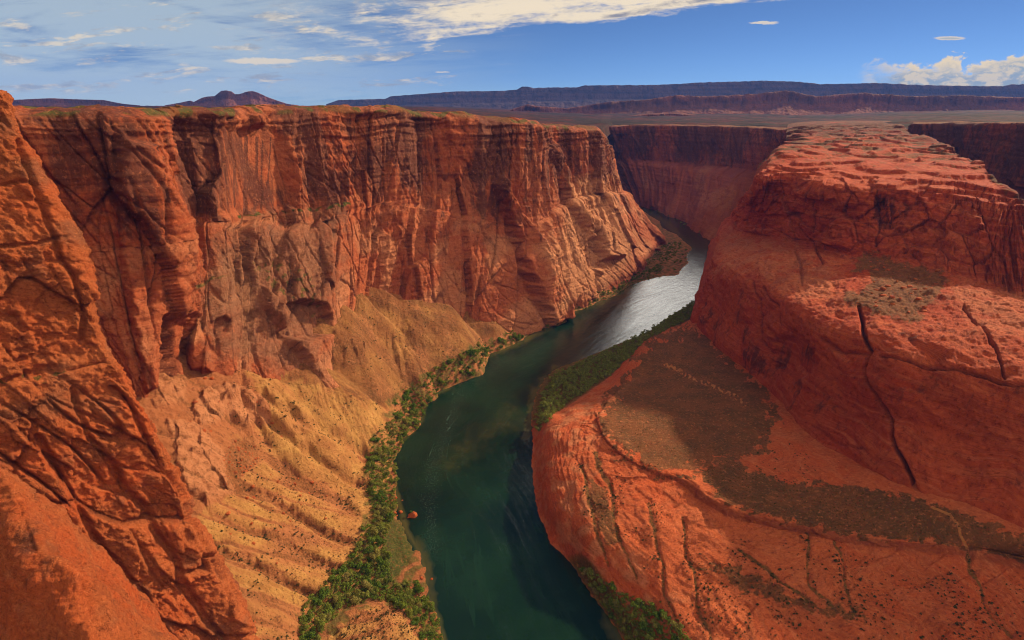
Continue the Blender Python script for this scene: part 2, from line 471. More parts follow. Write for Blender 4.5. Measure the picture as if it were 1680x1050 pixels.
M['mesa'] = rock('slickrock', (.37, .047, .012), (.44, .072, .020), (.50, .112, .040), gs=.30, strata=1.0, bed=(.012, .012, .42), swirl=.25, tilt=.12, crack=.22)
M['dome'] = rock('smooth_slickrock', (.50, .088, .023), (.54, .120, .037), (.60, .180, .068), gs=.4, strata=.5, bed=(.02, .02, .6), swirl=.4, tilt=.2, crack=.3)
M['talus'] = rock('talus', (.34, .115, .042), (.40, .150, .055), (.30, .100, .040), strata=.2, grain=1.2, bumpk=.9, crack=.15)
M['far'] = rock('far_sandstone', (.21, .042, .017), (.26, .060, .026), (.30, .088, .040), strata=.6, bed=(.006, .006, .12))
CAMP = np.array([0, 0, CAMZ])
def outward(Q):
    n = normals(Q)
    if ((CAMP-Q)*n).sum(-1).mean() < 0: n = -n
    return n
def lerp(a, b, t): return np.asarray(a)+(np.asarray(b)-np.asarray(a))*t

# ================================================================== left canyon wall
# stations from near to far: rim (photo pixel, distance) and foot (photo pixel, height)
st = [  # rim point              foot point
    ((-345, 250, 303),            (-310, 270, 95)),
    ((-330, 320, 298),            (-285, 300, 95)),
    (P(40, 189, y=372),           P(190, 640, z=118)),
    (P(120, 188, y=385),          P(222, 655, z=116)),
    (P(190, 187, y=398),          P(258, 668, z=108)),
    (P(240, 187, y=415),          P(275, 640, z=112)),
    (P(285, 187, y=455),          P(300, 590, z=118)),
    (P(325, 187, y=476),          P(328, 600, z=111)),
    (P(365, 186, y=490),          P(372, 606, z=104)),
    (P(400, 185, y=528),          P(402, 618, z=92)),
    (P(440, 184, y=552),          P(440, 645, z=72)),
    (P(500, 183, y=592),          P(520, 652, z=45)),
    (P(560, 182, y=628),          P(572, 585, z=56)),
    (P(625, 180, y=655),          P(600, 520, z=72)),
    (P(690, 188, y=716),          P(672, 512, z=62)),
    (P(760, 193, y=762),          P(748, 530, z=38)),
    (P(810, 196, y=800),          P(805, 548, z=14)),
    (P(848, 199, y=815),          P(878, 528, z=6)),
    (P(885, 204, y=848),          P(912, 514, z=5)),
    (P(893, 209, y=905),          P(958, 497, z=4)),
    (P(940, 211, y=965),          P(1003, 470, z=4)),
    (P(980, 214, y=1020),         P(1048, 440, z=4)),
    (P(1000, 232, y=1085),        P(1082, 404, z=6)),
    ((190, 1210, 222),            P(1088, 392, z=9)),
    ((150, 1300, 232),            (335, 1400, 5)),
    ((80, 1600, 230),             (365, 1750, 2)),
]
rim = np.array([np.asarray(a, float) for a, b in st]); foot = np.array([np.asarray(b, float) for a, b in st])
H = rim[:, 2]-foot[:, 2]
def between(fx, fz):
    q = rim+(foot-rim)*fx; q[:, 2] = rim[:, 2]-H*fz; return q
back_dir = rim[:, :2]/np.linalg.norm(rim[:, :2], axis=1)[:, None]
def backrow(d, dz):
    q = rim.copy(); q[:, :2] += back_dir*d*0.75+np.array([-.75, .66])*d*.5; q[:, 2] += dz
    return q
# shelf half way up, strongest round stations 8..16
shf = np.interp(np.arange(len(st)), [0, 6, 8, 12, 14, 17, 19, 25], [.25, .3, 1, 1, .5, .2, .75, .3]); zo = np.interp(np.arange(len(st)), [0, 6, 9, 12, 15, 17, 20, 25], [.02, .03, 0, -.02, .04, .08, -.03, .02])
def shelf(fx0, dfx, fz):
    q = rim+(foot-rim)*(fx0+dfx*shf)[:, None]; q[:, 2] = rim[:, 2]-H*(fz+zo); return q
rows = [backrow(160, 1), backrow(45, 3), backrow(14, 4), backrow(5, 1.5), between(.0, .02), between(.05, .12), between(.10, .26), shelf(.18, -.02, .41),
        shelf(.20, -.01, .44), shelf(.22, .14, .455), shelf(.30, .14, .52), between(.58, .68), between(.78, .84), between(1.0, 1.0), between(1.12, 1.36)]
LW, rx, cx = loft(rows, 560, 1250)
N = outward(LW); N[..., 2] *= .5
Sx = arclen(LW, 250); Z = LW[..., 2]
zr = np.interp(cx, np.arange(len(st)), rim[:, 2]); zf = np.interp(cx, np.arange(len(st)), foot[:, 2])
hfrac = (Z-zf[None])/(zr-zf)[None]
face = ss(rx, 3.2, 4.3)[:, None]*np.ones_like(Z)
u0, v0, _ = project(LW)
wS = Sx+5*n2(Sx/60, Z/90, 2)+1.2*n2(Sx/14, Z/30, 5); wZ = Z+4*n2(Sx/60, Z/60, 7)
lean = wS+(wZ-200)*.22*n2(Sx/150, 0*Z, 9)
d = np.zeros_like(Z)
f1, e1 = facet(lean/58, wZ/210, 1, 1.8); d += 13*f1
f2, e2 = facet(lean/25, wZ/125, 2, 1.8); d += 7.0*f2
f3, e3 = facet((wS+.35*wZ)/8, (wZ-.3*wS)/24, 3); smo = ss(n2(Sx/75, Z/70, 200), -.05, .25); d += 1.7*f3*(1-.8*smo)
f4, e4 = facet(wS/3.2, wZ/6.5, 4); d += .7*f4*(1-.7*smo)
bt = n2(lean/34, Z/420, 11); d += 4.5*(1-2.2*np.abs(bt))*ss(hfrac, -.1, .5)
fis = np.abs(n2(lean/24, Z/260, 21)); d -= 3.6*ss(fis, .06, .0)*ss(n2(Sx/70, Z/110, 22), -.15, .25)
fis2 = np.abs(n2((wS+.5*wZ)/17, (wZ-.5*wS)/120, 23)); d -= 2.2*ss(fis2, .07, .0)
jm = ss(n2(Sx/60, Z/60, 90), -.25, .2); d -= jm*(2.4*ss(e1, .06, .0)+1.5*ss(e2, .07, .0)+.5*ss(e3, .10, 0))
# bedding, strongest in the cap rock
lay = fbm2(wZ/7.0+.15*n2(Sx/60, Z/50, 30), Sx/160, 3, 31); lay2 = n2(wZ/1.9, Sx/60, 33)
cap = ss(hfrac, .80, .98)
d += (lay*(.9+2.6*cap)+lay2*(.25+.9*cap))
d += .75*(1-.6*smo)*fbm3(LW[..., 0]/7, LW[..., 1]/7, Z/7, 4, 40, .62)
big = n2(Sx/95, Z/300, 50); d += 9*big*ss(hfrac, 1.1, .4)
# alcoves and arches seen in the lower half
arch = poly_mask(u0, v0, [(448, 555), (450, 520), (465, 500), (492, 492), (520, 500), (535, 525), (538, 545), (495, 560)], 5, 3, 3); d -= 17*arch
hole = poly_mask(u0, v0, [(346, 545), (352, 524), (366, 518), (374, 528), (368, 545), (350, 553)], 3, 1); d -= 6*hole
a2 = poly_mask(u0, v0, [(965, 440), (962, 400), (970, 380), (978, 395), (985, 440)], 5, 2, 4); d -= 12*a2
slab = poly_mask(u0, v0, [(358, 350), (362, 250), (380, 212), (420, 205), (462, 215), (475, 295), (482, 338), (430, 350)], 7, 3, 6)
d = d*(1-.85*slab)-5*slab
rib = poly_mask(u0, v0, [(195, 225), (235, 240), (262, 330), (300, 440), (318, 520), (345, 600), (318, 600), (285, 520), (262, 520), (258, 640), (240, 640), (222, 560), (200, 420), (190, 300)], 9, 4, 8)
d += 13*rib
rib2 = poly_mask(u0, v0, [(425, 470), (445, 495), (470, 545), (500, 600), (530, 640), (505, 645), (475, 590), (445, 540), (420, 500)], 5, 2, 9); d += 13*rib2
butt = poly_mask(u0, v0, [(805, 300), (822, 290), (848, 345), (880, 400), (905, 470), (925, 515), (885, 530), (865, 470), (838, 400)], 5, 3, 10); d += 24*butt
but2 = poly_mask(u0, v0, [(895, 245), (912, 235), (930, 290), (950, 340), (985, 370), (1010, 420), (985, 425), (960, 375), (925, 330)], 6, 3, 12); d += 17*but2
LW2 = LW+N*(d*face)[..., None]
top = 1-face
LW2[..., 2] += top*(2.2*fbm2(LW[..., 0]/30, LW[..., 1]/30, 4, 60)+1.2*np.round(2*n2(LW[..., 0]/50, LW[..., 1]/50, 61)))
u0, v0, _ = project(LW2)
hv_ = hfrac+.30*n2(Sx/34, 0*Z, 170)+.16*n2(Sx/10, Z/400, 171)+.10*n2(Sx/50, Z/40, 172)
var = ss(hv_, .42, .82)*(.65+.7*n2(Sx/60, Z/200, 70))+.35*ss(n2(Sx/40, Z/60, 71), .1, .5)
for seg, wdt, k in (([(404, 225), (403, 300), (400, 352)], 3.2, 1.6), ([(421, 225), (421, 300), (418, 350)], 2.6, 1.6), ([(383, 240), (384, 340)], 1.6, 1.0), ([(443, 225), (441, 300)], 1.6, .9),
                    ([(430, 230), (429, 345)], 1.2, .8), ([(793, 198), (790, 240), (780, 290)], 9, 1.6), ([(203, 215), (206, 280)], 9, 1.3), ([(870, 205), (868, 260)], 8, 1.0), ([(268, 300), (276, 330)], 5, 1.0)):
    var = var*1.0+k*ss(line_dist(u0, v0, seg, 2, 5), wdt, wdt*.3)
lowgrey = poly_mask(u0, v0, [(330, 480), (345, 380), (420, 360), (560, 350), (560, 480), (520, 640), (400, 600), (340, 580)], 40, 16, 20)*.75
pale = poly_mask(u0, v0, [(930, 300), (1005, 290), (1020, 330), (1045, 420), (1000, 470), (930, 500), (905, 440)], 20, 12, 22)*.95+.55*ss(n2(Sx/50, Z/50, 73), -.05, .35)*ss(hfrac, .6, .4)  # first patch paints the promontory's sunlit faces paler; the rest varies at random
pale = pale+.9*poly_mask(u0, v0, [(375, 372), (400, 352), (470, 343), (560, 338), (560, 350), (470, 360), (420, 372), (385, 388)], 5, 5, 25)*.45
grn = 1.2*ss(line_dist(u0, v0, [(392, 355), (440, 349), (520, 342), (575, 335)], 4, 6), 5, 1)*ss(n2(u0/9, v0/9, 80), -.2, .3)
grn = grn+.8*poly_mask(u0, v0, [(405, 430), (440, 420), (500, 440), (540, 500), (520, 520), (430, 470)], 12, 12, 81)*ss(n2(u0/8, v0/8, 82), .0, .4)
grn = grn+.9*poly_mask(u0, v0, [(318, 470), (345, 455), (380, 450), (345, 462), (322, 478)], 4, 3, 84)
grn = grn+top*.9*ss(n2(LW[..., 0]/14, LW[..., 1]/14, 86), .05, .4)
soil = top*ss(n2(LW[..., 0]/60, LW[..., 1]/60, 88), -.3, .3)*.8
crk = ss(e1, .05, .0)*.8+ss(e2, .06, .0)*.65+ss(e3, .07, .0)*.3
crk = np.clip(crk*ss(n2(Sx/60, Z/60, 90), -.1, .3)+ss(fis, .05, .0)*.7, 0, 1)
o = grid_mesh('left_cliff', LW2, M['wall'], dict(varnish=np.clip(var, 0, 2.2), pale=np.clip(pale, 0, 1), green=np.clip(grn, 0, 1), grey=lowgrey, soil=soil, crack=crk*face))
tag(o, 'tall left canyon cliff of red sandstone with dark streaks above the sand slopes', kind='structure')

# ================================================================== foreground spur at the left edge
nose = [P(6, 149, y=238), P(14, 163, y=237), P(24, 205, y=236), P(38, 252, y=234), P(62, 303, y=232), P(95, 355, y=231), P(128, 418, y=230), P(150, 490, y=229), P(176, 572, y=229), P(186, 588, y=227),
        P(222, 645, y=226), P(260, 720, y=225), P(292, 788, y=224), P(322, 868, y=223), P(350, 930, y=222), P(388, 1000, y=220), P(418, 1055, y=217), P(455, 1130, y=212), P(500, 1230, y=200)]
nose = np.array(nose)
dirb = np.array([-.62, -.78, 0])
rows = []
top0 = nose[0]
for k, q in enumerate([top0+np.array([-50, 25, 2]), top0+np.array([-10, 4, 1])]+list(nose)):
    ex = 0.0
    rows.append([q+dirb*190+np.array([10, 0, 0]), q+dirb*130, q+dirb*80, q+dirb*38, q+dirb*12, q, q+np.array([-7, 11, 0]), q+np.array([-26, 24, 0]), q+np.array([-70, 55, 0]), q+np.array([-130, 90, 0])])
SPUR, rx, cx = loft(rows, 760, 620)
N = outward(SPUR); N[..., 2] *= .6
Sx = arclen(SPUR, 300); Z = SPUR[..., 2]
X, Y = SPUR[..., 0], SPUR[..., 1]
u0, v0, _ = project(SPUR)
wS = Sx+2.2*n2(Sx/26, Z/32, 2); wZ = Z+2*n2(Sx/26, Z/26, 7)
a, b = wS*.93+wZ*.36, wZ*.93-wS*.36
low = ss(Z, 200, 175)
d = np.zeros_like(Z)
f1, e1 = facet(a/24, b/70, 5); d += 6.5*f1*(.6+.8*low)
f2, e2 = facet(a/9, b/22, 6); d += 2.9*f2*(.35+.9*low)
f3, e3 = facet(a/3.4, b/6, 7); d += 1.0*f3; d -= 1.5*ss(e1, .08, 0)*(.4+.7*low)+.6*ss(e2, .08, 0)*(.3+.7*low)+.2*ss(e3, .10, 0)
d += 1.6*np.abs(n2(a/13, b/30, 3))*low + .6*np.abs(n2(a/4.5, b/9, 4))
bl = n2(a/16, b/75, 14); d -= 4.0*ss(np.abs(bl), .07, .0)*low*ss(n2(a/30, b/40, 44), -.3, .1)
bl2 = n2(a/7, b/38, 15); d -= 1.1*ss(np.abs(bl2), .08, .0)*ss(n2(a/20, b/30, 45), -.1, .3)
bed = n2((wZ+.30*wS)/2.2, wS/40, 12)+.6*n2((wZ+.30*wS)/.8, wS/30, 13); d += .26*bed*(1.2-.5*low)
d += .85*fbm3(X/4, Y/4, Z/4, 5, 40, .65)
f4, e4 = facet(a/1.5, b/2.6, 8); d += .38*f4
lead = line_dist(u0, v0, [(-60, 640), (0, 628), (60, 612), (120, 605), (185, 585)], 6, 3); d -= 3.5*ss(lead, 11, 2)
for ln, w, k in (([(25, 235), (60, 330), (90, 395), (125, 470), (140, 560)], 4, 3.0), ([(0, 405), (60, 400), (105, 385)], 3, 1.6), ([(0, 305), (50, 300), (75, 345)], 3, 1.5), ([(0, 860), (30, 760), (60, 690)], 5, 3),
                 ([(60, 720), (110, 800), (165, 900), (225, 960), (270, 1050)], 6, 4), ([(120, 640), (150, 720), (215, 800), (285, 920), (330, 1010), (370, 1050)], 6, 4), ([(190, 640), (240, 720), (292, 790)], 5, 4)):
    d -= k*ss(line_dist(u0, v0, ln, 9, 8), w*1.6, w*.2)
fade = ss(rx, .6, 2.0)[:, None]
SP2 = SPUR+N*(d*fade)[..., None]
u0, v0, _ = project(SP2)
grn = .9*ss(line_dist(u0, v0, [(-40, 628), (60, 618), (110, 612)], 9, 3), 14, 3)*ss(n2(u0/13, v0/8, 5), .05, .4)
crk = np.clip(ss(e1, .06, 0)*.7+ss(e2, .05, 0)*.4+ss(np.abs(bl), .05, 0)*.6, 0, 1)*ss(n2(Sx/25, Z/30, 9), -.3, .2)
o = grid_mesh('near_cliff', SP2, M['spur'], dict(green=grn, varnish=.30*ss(n2(Sx/20, Z/40, 3), .0, .5), crack=crk*.8, grey=.55*ss(n3(X/16, Y/16, Z/16, 8), .05, .5)))
tag(o, 'orange cracked sandstone cliff filling the left edge of the view', kind='structure')

# nearest smooth outcrop, bottom left corner
cr = [P(-120, 690, y=156), P(-50, 735, y=148), P(0, 772, y=143), P(22, 803, y=140), P(55, 868, y=130), P(76, 906, y=124), P(112, 932, y=120), P(150, 968, y=116), P(190, 1022, y=111), P(218, 1075, y=107), P(250, 1140, y=102), P(290, 1240, y=94)]
sh = [P(-160, 735, y=149), P(-85, 780, y=141), P(-28, 815, y=136.5), P(-2, 845, y=133), P(28, 905, y=123.5), P(48, 945, y=117.5), P(84, 972, y=113.5), P(118, 1008, y=109.5), P(158, 1062, y=104.5), P(186, 1115, y=100), P(218, 1180, y=95.5), P(258, 1280, y=88)]
cr = np.array(cr); sh = np.array(sh)
rows = [cr+np.array([30, 22, -120]), cr+np.array([16, 12, -50]), cr+np.array([5.5, 4.5, -14]), cr+np.array([1.6, 1.5, -3.2]), cr, (cr+sh)/2+np.array([0, 0, .25]), sh, sh+np.array([-2.0, -4.5, -6.5]), sh+np.array([-6, -13, -24]), sh+np.array([-14, -28, -62]), sh+np.array([-20, -38, -110])]
NB, rx, cx = loft(rows, 420, 420)
N = outward(NB); X, Y, Z = NB[..., 0], NB[..., 1], NB[..., 2]
d = 1.3*fbm3(X/11, Y/11, Z/11, 6, 3, .58)+.35*n2((Z+.45*Y)/1.1, (X-Y)/30, 4)+.15*n2((Z+.45*Y)/.4, (X-Y)/14, 6)
f3, e3 = facet((X+Y)/7, (Z-.5*Y)/9, 9); d += .9*f3
NB2 = NB+N*d[..., None]
o = grid_mesh('near_outcrop', NB2, M['spur'], dict(varnish=.35*ss(n3(X/8, Y/8, Z/8, 5), .0, .5), grey=.3*ss(n3(X/4, Y/4, Z/4, 15), .1, .5)))
tag(o, 'smooth rounded sandstone outcrop in the near left corner', kind='structure')

# ================================================================== sand slopes of the left bank
T = []
def tp(u, v, z): T.append(P(u, v, z=z))
shoreL = [(770, 1200), (755, 1120), (728, 1050), (706, 985), (697, 930), (688, 905), (664, 868), (650, 810), (645, 757), (660, 720), (690, 690), (702, 660), (740, 622), (800, 582), (860, 556), (903, 536), (932, 512), (985, 493), (1035, 467), (1078, 455), (1108, 452), (1130, 430), (1134, 405), (1108, 384), (1080, 362), (1046, 340)]
for u, v in shoreL:
    tp(u, v, 0)
    q = P(u, v, z=0); T.append(q+np.array([9 if v > 500 else 14, -4, -1.6])); T.append(q+np.array([26, -14, -4]))
RIBS = [
 [(500, 576, 92), (530, 600, 74), (560, 612, 60), (600, 635, 33), (630, 653, 12)],
 [(556, 540, 88), (585, 568, 68), (610, 590, 50), (650, 617, 24), (672, 632, 7)],
 [(556, 497, 110), (590, 524, 88), (620, 550, 66), (650, 572, 46), (680, 595, 25), (714, 608, 6)],
 [(590, 478, 110), (620, 510, 87), (650, 540, 65), (675, 557, 48), (700, 573, 31), (747, 584, 7)],
 [(640, 480, 97), (665, 505, 78), (690, 526, 60), (715, 542, 45), (740, 557, 30), (778, 573, 7)],
 [(700, 495, 78), (735, 500, 69), (757, 520, 49), (777, 540, 29), (800, 562, 6)],
 [(800, 502, 45), (825, 520, 27), (847, 537, 8)],
 [(345, 606, 109), (385, 603, 103), (430, 619, 93), (470, 627, 79), (500, 632, 69), (530, 638, 58), (560, 645, 47), (590, 650, 36), (615, 656, 25), (642, 668, 10)]]
rib_pts = [
 # golden shoulder crest and the slope below it
 (250, 662, 112), (300, 622, 113), (345, 607, 108), (385, 604, 102), (430, 620, 92), (470, 628, 78), (500, 633, 68), (530, 639, 57), (560, 646, 46), (590, 651, 35), (615, 657, 24), (640, 668, 11),
 (400, 652, 85), (450, 680, 66), (520, 700, 42), (580, 716, 21), (612, 735, 9), (628, 762, 4.5), (470, 655, 70), (540, 672, 44),
 (300, 680, 100), (345, 700, 88), (390, 742, 68), (440, 762, 52), (500, 772, 33), (560, 790, 15), (600, 800, 6), (290, 760, 88), (320, 790, 77),
 (340, 822, 70), (400, 822, 55), (460, 832, 38), (520, 850, 21), (570, 870, 8), (610, 890, 4),
 (350, 902, 61), (420, 902, 44), (480, 912, 28), (540, 930, 12), (600, 930, 4), (655, 930, 1.6),
 (400, 982, 46), (450, 992, 31), (500, 990, 17), (560, 975, 6), (640, 985, 5), (688, 1000, 2), (595, 1002, 11), (640, 1015, 11), (560, 1040, 14), (660, 1050, 9), (600, 1040, 13), (505, 1050, 15), (455, 1060, 30), (700, 1060, 3), (560, 1120, 14), (640, 1120, 8),
 (870, 532, 4), (860, 518, 12), (905, 519, 7), (940, 502, 4), (990, 481, 3.5), (1035, 455, 3.5), (1072, 424, 5), (1086, 402, 7),
 (1100, 420, 3), (1112, 400, 3), (1095, 385, 4), (1062, 362, 5)]
for q in rib_pts: tp(*q)
# gullies: below the far side of each crest
def gully(pts, dx, dy, dz):
    for q in pts:
        w = P(*q[:2], z=q[2]); T.append(w+np.array([dx, dy, -dz*(.35+.65*min(1, q[2]/60))]))
for rb in RIBS[:-1]:                                       # the ground the ribs stand on lies lower
    for q in rb:
        w = P(*q[:2], z=q[2]); T.append(np.array([w[0], w[1], w[2]-25*min(1, w[2]/50)]))
for q in RIBS[-1][1:-1]:
    w = P(*q[:2], z=q[2]); T.append(w+np.array([6, 17, -28*min(1, w[2]/50)])); T.append(w+np.array([10, 34, -36*min(1, w[2]/50)]))
for q in [(-250, 190, 95), (-230, 240, 92), (-300, 300, 120), (-280, 380, 135), (-250, 470, 130), (-200, 560, 120), (-180, 700, 125), (-100, 780, 90), (0, 860, 40), (100, 960, 15), (220, 1150, 12), (-190, 140, 70), (-130, 120, 30), (300, 1500, 10), (200, 1500, 30)]:
    T.append(np.array(q, float))
talus_h = Height(T, .002)
az = np.linspace(R(-56), R(20), 1150); rr = np.exp(np.linspace(math.log(150), math.log(1900), 1000))
AZ, RR = np.meshgrid(az, rr)
X = RR*np.sin(AZ); Y = RR*np.cos(AZ)
Zb = talus_h(X, Y)
hull = np.array(T)[:, :2]; inside = np.zeros(X.shape, bool)
for q in hull: inside |= (X-q[0])**2+(Y-q[1])**2 < 110**2
inside &= Zb < 150
onrib = np.zeros_like(X)
wxr = X+2.5*n2(X/22, Y/22, 91); wyr = Y+2.5*n2(X/22, Y/22, 92)
for kr, rb in enumerate(RIBS):
    c3 = np.array([P(*q[:2], z=q[2]) for q in rb]); c3[-1, 2] = min(c3[-1, 2], 3.0); e0_ = c3[0]-c3[1]; e0_ = e0_/np.hypot(e0_[0], e0_[1])*34; e0_[2] = 9.0
    if kr < 7: c3 = np.concatenate([[c3[0]+e0_], c3])
    c3 = catmull(c3, np.linspace(0, len(c3)-1, 24))
    lo_ = c3[:, :2].min(0)-70; hi_ = c3[:, :2].max(0)+70
    ii = np.nonzero((X > lo_[0]) & (X < hi_[0]) & (Y > lo_[1]) & (Y < hi_[1])); px_, py_ = wxr[ii], wyr[ii]
    bestd = np.full(px_.shape, 1e9); bz_ = np.zeros(px_.shape); side = np.zeros(px_.shape)
    for s_ in range(len(c3)-1):
        ax_, ay_, az_ = c3[s_]; e_ = c3[s_+1]-c3[s_]; L_ = e_[0]**2+e_[1]**2
        t_ = np.clip(((px_-ax_)*e_[0]+(py_-ay_)*e_[1])/L_, 0, 1); dd = np.hypot(px_-ax_-t_*e_[0], py_-ay_-t_*e_[1])
        mm = dd < bestd; bestd = np.where(mm, dd, bestd); bz_ = np.where(mm, az_+t_*e_[2], bz_); side = np.where(mm, (px_-ax_)*e_[1]-(py_-ay_)*e_[0], side)
    endd = np.hypot(px_-c3[-1][0], py_-c3[-1][1])
    slope = np.where(side < 0, .92, .74)+.9*ss(endd-bestd, .8, .0)
    zz = bz_-slope*(np.sqrt(bestd**2+3.0**2)-3.0)
    zz = zz-.03*np.maximum(bestd-26, 0)**1.7
    cur = Zb[ii]; dlt = zz-cur; kk_ = 2.0
    Zb[ii] = cur+np.where(dlt > kk_, dlt, np.where(dlt < -kk_, 0, (dlt+kk_)**2/(4*kk_)))
    onrib[ii] = np.maximum(onrib[ii], ss(dlt, -1, 3))
    if kr == 6: onrib_a = onrib.copy()
sl = ss(Zb, 2.5, 14)
# rills run down towards the river; shape them across that direction
ac = Y*.93-X*.36; dn = X*.93+Y*.36
wa = ac+5*n2(dn/60, ac/60, 3)+1.2*n2(dn/16, ac/16, 5)
r1 = np.abs(n2(wa/17, dn/230, 4)); r2 = np.abs(n2(wa/6.5, dn/90, 6)); r3 = np.abs(n2(wa/2.6, dn/24, 8))
rl = 1-.72*onrib
Zt = Zb+sl*(rl*(6.0*(r1-.3)+2.2*(r2-.3)+.7*(r3-.3))+1.3*fbm2(X/18, Y/18, 4, 9)+.35*fbm2(X/2.6, Y/2.6, 3, 10))+.7*fbm2(X/9, Y/9, 4, 17)*ss(Zb, -2, 1.5)
uT, vT, _ = project(np.stack([X, Y, Zt], -1))
GUL = [[(440, 690), (500, 735), (560, 775), (604, 798)], [(380, 802), (440, 812), (500, 850), (560, 885), (596, 895)], [(325, 885), (400, 915), (480, 960), (545, 990)], [(430, 640), (500, 690), (560, 722), (615, 748)], [(345, 840), (420, 870), (490, 905), (560, 935)], [(400, 730), (460, 768), (520, 805), (585, 840)]]
gul_m = np.zeros_like(X)
for k, ln in enumerate(GUL): gul_m = np.maximum(gul_m, (1 if k < 4 else .6)*ss(line_dist(uT, vT, ln, 6, k), 12, 1))
gul_m *= ss(Zb, 3, 12); Zt = Zt-5.5*gul_m
outc = poly_mask(uT, vT, [(315, 672), (340, 640), (375, 630), (440, 655), (443, 685), (420, 700), (380, 690), (330, 700)], 6, 5, 3)
outc = np.maximum(outc, poly_mask(uT, vT, [(275, 690), (330, 700), (365, 740), (382, 810), (345, 830), (305, 800), (290, 750)], 6, 5, 5))
outc = np.maximum(outc, .8*poly_mask(uT, vT, [(240, 620), (275, 600), (310, 625), (300, 660), (260, 670)], 6, 5, 7))
outc = np.maximum(outc, .8*poly_mask(uT, vT, [(552, 545), (600, 560), (600, 600), (570, 600), (520, 570)], 8, 6, 9))
ff, ee = facet((X+Y)/11, (Y-X)/20, 21)
Zt = Zt+outc*(2.5+3.6*ff+2.2*np.abs(n2(X/9, Y/9, 4))+.5*n2((Zb+.5*X)/1.5, Y/20, 9))
Qt = np.stack([X, Y, Zt], -1)
uT, vT, _ = project(Qt)
sand = poly_mask(uT, vT, [(395, 600), (650, 660), (640, 800), (620, 920), (560, 980), (480, 1050), (300, 1050), (330, 830), (385, 800), (380, 720), (440, 690), (420, 650)], 12, 12, 31)
sand = np.maximum(sand, .50*poly_mask(uT, vT, [(495, 570), (560, 490), (600, 470), (720, 490), (880, 520), (800, 570), (640, 655), (500, 640)], 10, 8, 32))
sand = np.maximum(sand, poly_mask(uT, vT, [(520, 1060), (560, 1020), (600, 992), (650, 990), (690, 1050), (690, 1100), (520, 1100)], 8, 8, 33))
sand = sand*(1-outc)
LBG = [(490, 1060), (492, 1000), (530, 955), (575, 905), (595, 850), (600, 790), (598, 730), (632, 690), (632, 655), (690, 610), (760, 570), (830, 540), (905, 510), (985, 470), (1050, 435), (1080, 400), (1120, 395), (1140, 420), (1115, 455), (1060, 470), (1000, 500), (936, 536), (872, 576), (802, 614), (727, 662), (714, 700), (674, 745), (670, 800), (682, 870), (712, 930), (718, 990), (748, 1060)]
green = poly_mask(uT, vT, LBG, 9, 8, 35)*.8; green = np.maximum(green, .75*poly_mask(uT, vT, [(1040, 340), (1075, 356), (1110, 380), (1138, 402), (1136, 432), (1110, 456), (1075, 458), (1060, 440), (1082, 405), (1060, 370)], 8, 8, 135))
green = green*(.45+.55*ss(n2(X/7, Y/7, 66), -.2, .3)); green = np.maximum(green, poly_mask(uT, vT, [(640, 850), (665, 860), (685, 900), (668, 930), (640, 960), (610, 960), (625, 900)], 5, 3, 36))
green = green*(1-poly_mask(uT, vT, [(545, 1060), (575, 1020), (610, 996), (650, 992), (680, 1020), (690, 1060)], 6, 5, 37))
rubble = np.clip(poly_mask(uT, vT, [(370, 800), (366, 740), (385, 720), (420, 725), (425, 760), (395, 785)], 6, 6, 39)+(1-ss(r1, .02, .20))*.9*sl+.5*(1-ss(r2, .0, .16))*sl+1.0*gul_m, 0, 1)*(1-.75*onrib)
sand = sand*(1-.8*rubble)*(.78+.5*n2(X/24, Y/24, 141))
o = grid_mesh('sand_slope', Qt, M['talus'], dict(sand=sand, green=green, soil=np.clip(rubble*.55+.62*onrib_a*ss(Zb, 7, 20), 0, 1), crack=ss(ee, .05, 0)*outc*.8, pale=.55*outc), keep=(Zt > -3.2) & inside)  # rib soil: brown grassy ground, also darkened to stand for the ribs' shaded sides
tag(o, 'golden sand and talus slope between the left cliff and the river', kind='structure')

# ================================================================== right bank: slickrock dome and benches
row0 = [(1165, 460), (1150, 487), (1105, 515), (1060, 546), (1020, 562), (985, 577), (945, 593), (905, 610), (882, 642), (872, 692), (874, 725), (873, 762), (876, 800), (881, 832), (892, 862), (904, 890), (935, 922), (965, 968), (1005, 1022), (1035, 1065), (1085, 1135), (1170, 1260), (1300, 1420)]
row1 = [(1156, 492, 3), (1142, 520, 5), (1095, 540, 6), (1058, 560, 8), (1030, 588, 8), (1002, 615, 8), (972, 636, 8), (942, 655, 8), (915, 673, 10), (898, 686, 13), (892, 712, 15), (891, 752, 15), (895, 795, 15), (902, 830, 15), (916, 855, 15), (932, 880, 14), (962, 915, 13), (995, 960, 10), (1032, 1012, 8), (1062, 1055, 7), (1115, 1120, 8), (1205, 1240, 10), (1340, 1390, 12)]
rowm = [(1158, 494, 5), (1146, 524, 8), (1100, 546, 12), (1062, 566, 16), (1040, 590, 18), (1018, 620, 20), (992, 645, 22), (965, 664, 24), (942, 680, 26), (930, 700, 28), (928, 728, 29), (932, 766, 29), (945, 805, 29), (958, 838, 29), (980, 865, 28), (1005, 890, 27), (1045, 920, 25), (1085, 958, 23), (1130, 1000, 21), (1170, 1040, 21), (1235, 1095, 22), (1340, 1190, 24), (1490, 1310, 26)]
row2 = [(1160, 496, 8), (1148, 528, 12), (1108, 551, 17), (1068, 570, 21), (1050, 594, 24), (1030, 625, 28), (1008, 650, 32), (990, 672, 35), (983, 692, 37), (990, 712, 39), (1010, 735, 40), (1040, 757, 41), (1080, 775, 42), (1120, 785, 43), (1150, 805, 43), (1200, 836, 44), (1265, 852, 45), (1335, 866, 46), (1410, 880, 47), (1490, 889, 48), (1590, 898, 49), (1700, 920, 50), (1860, 950, 52)]
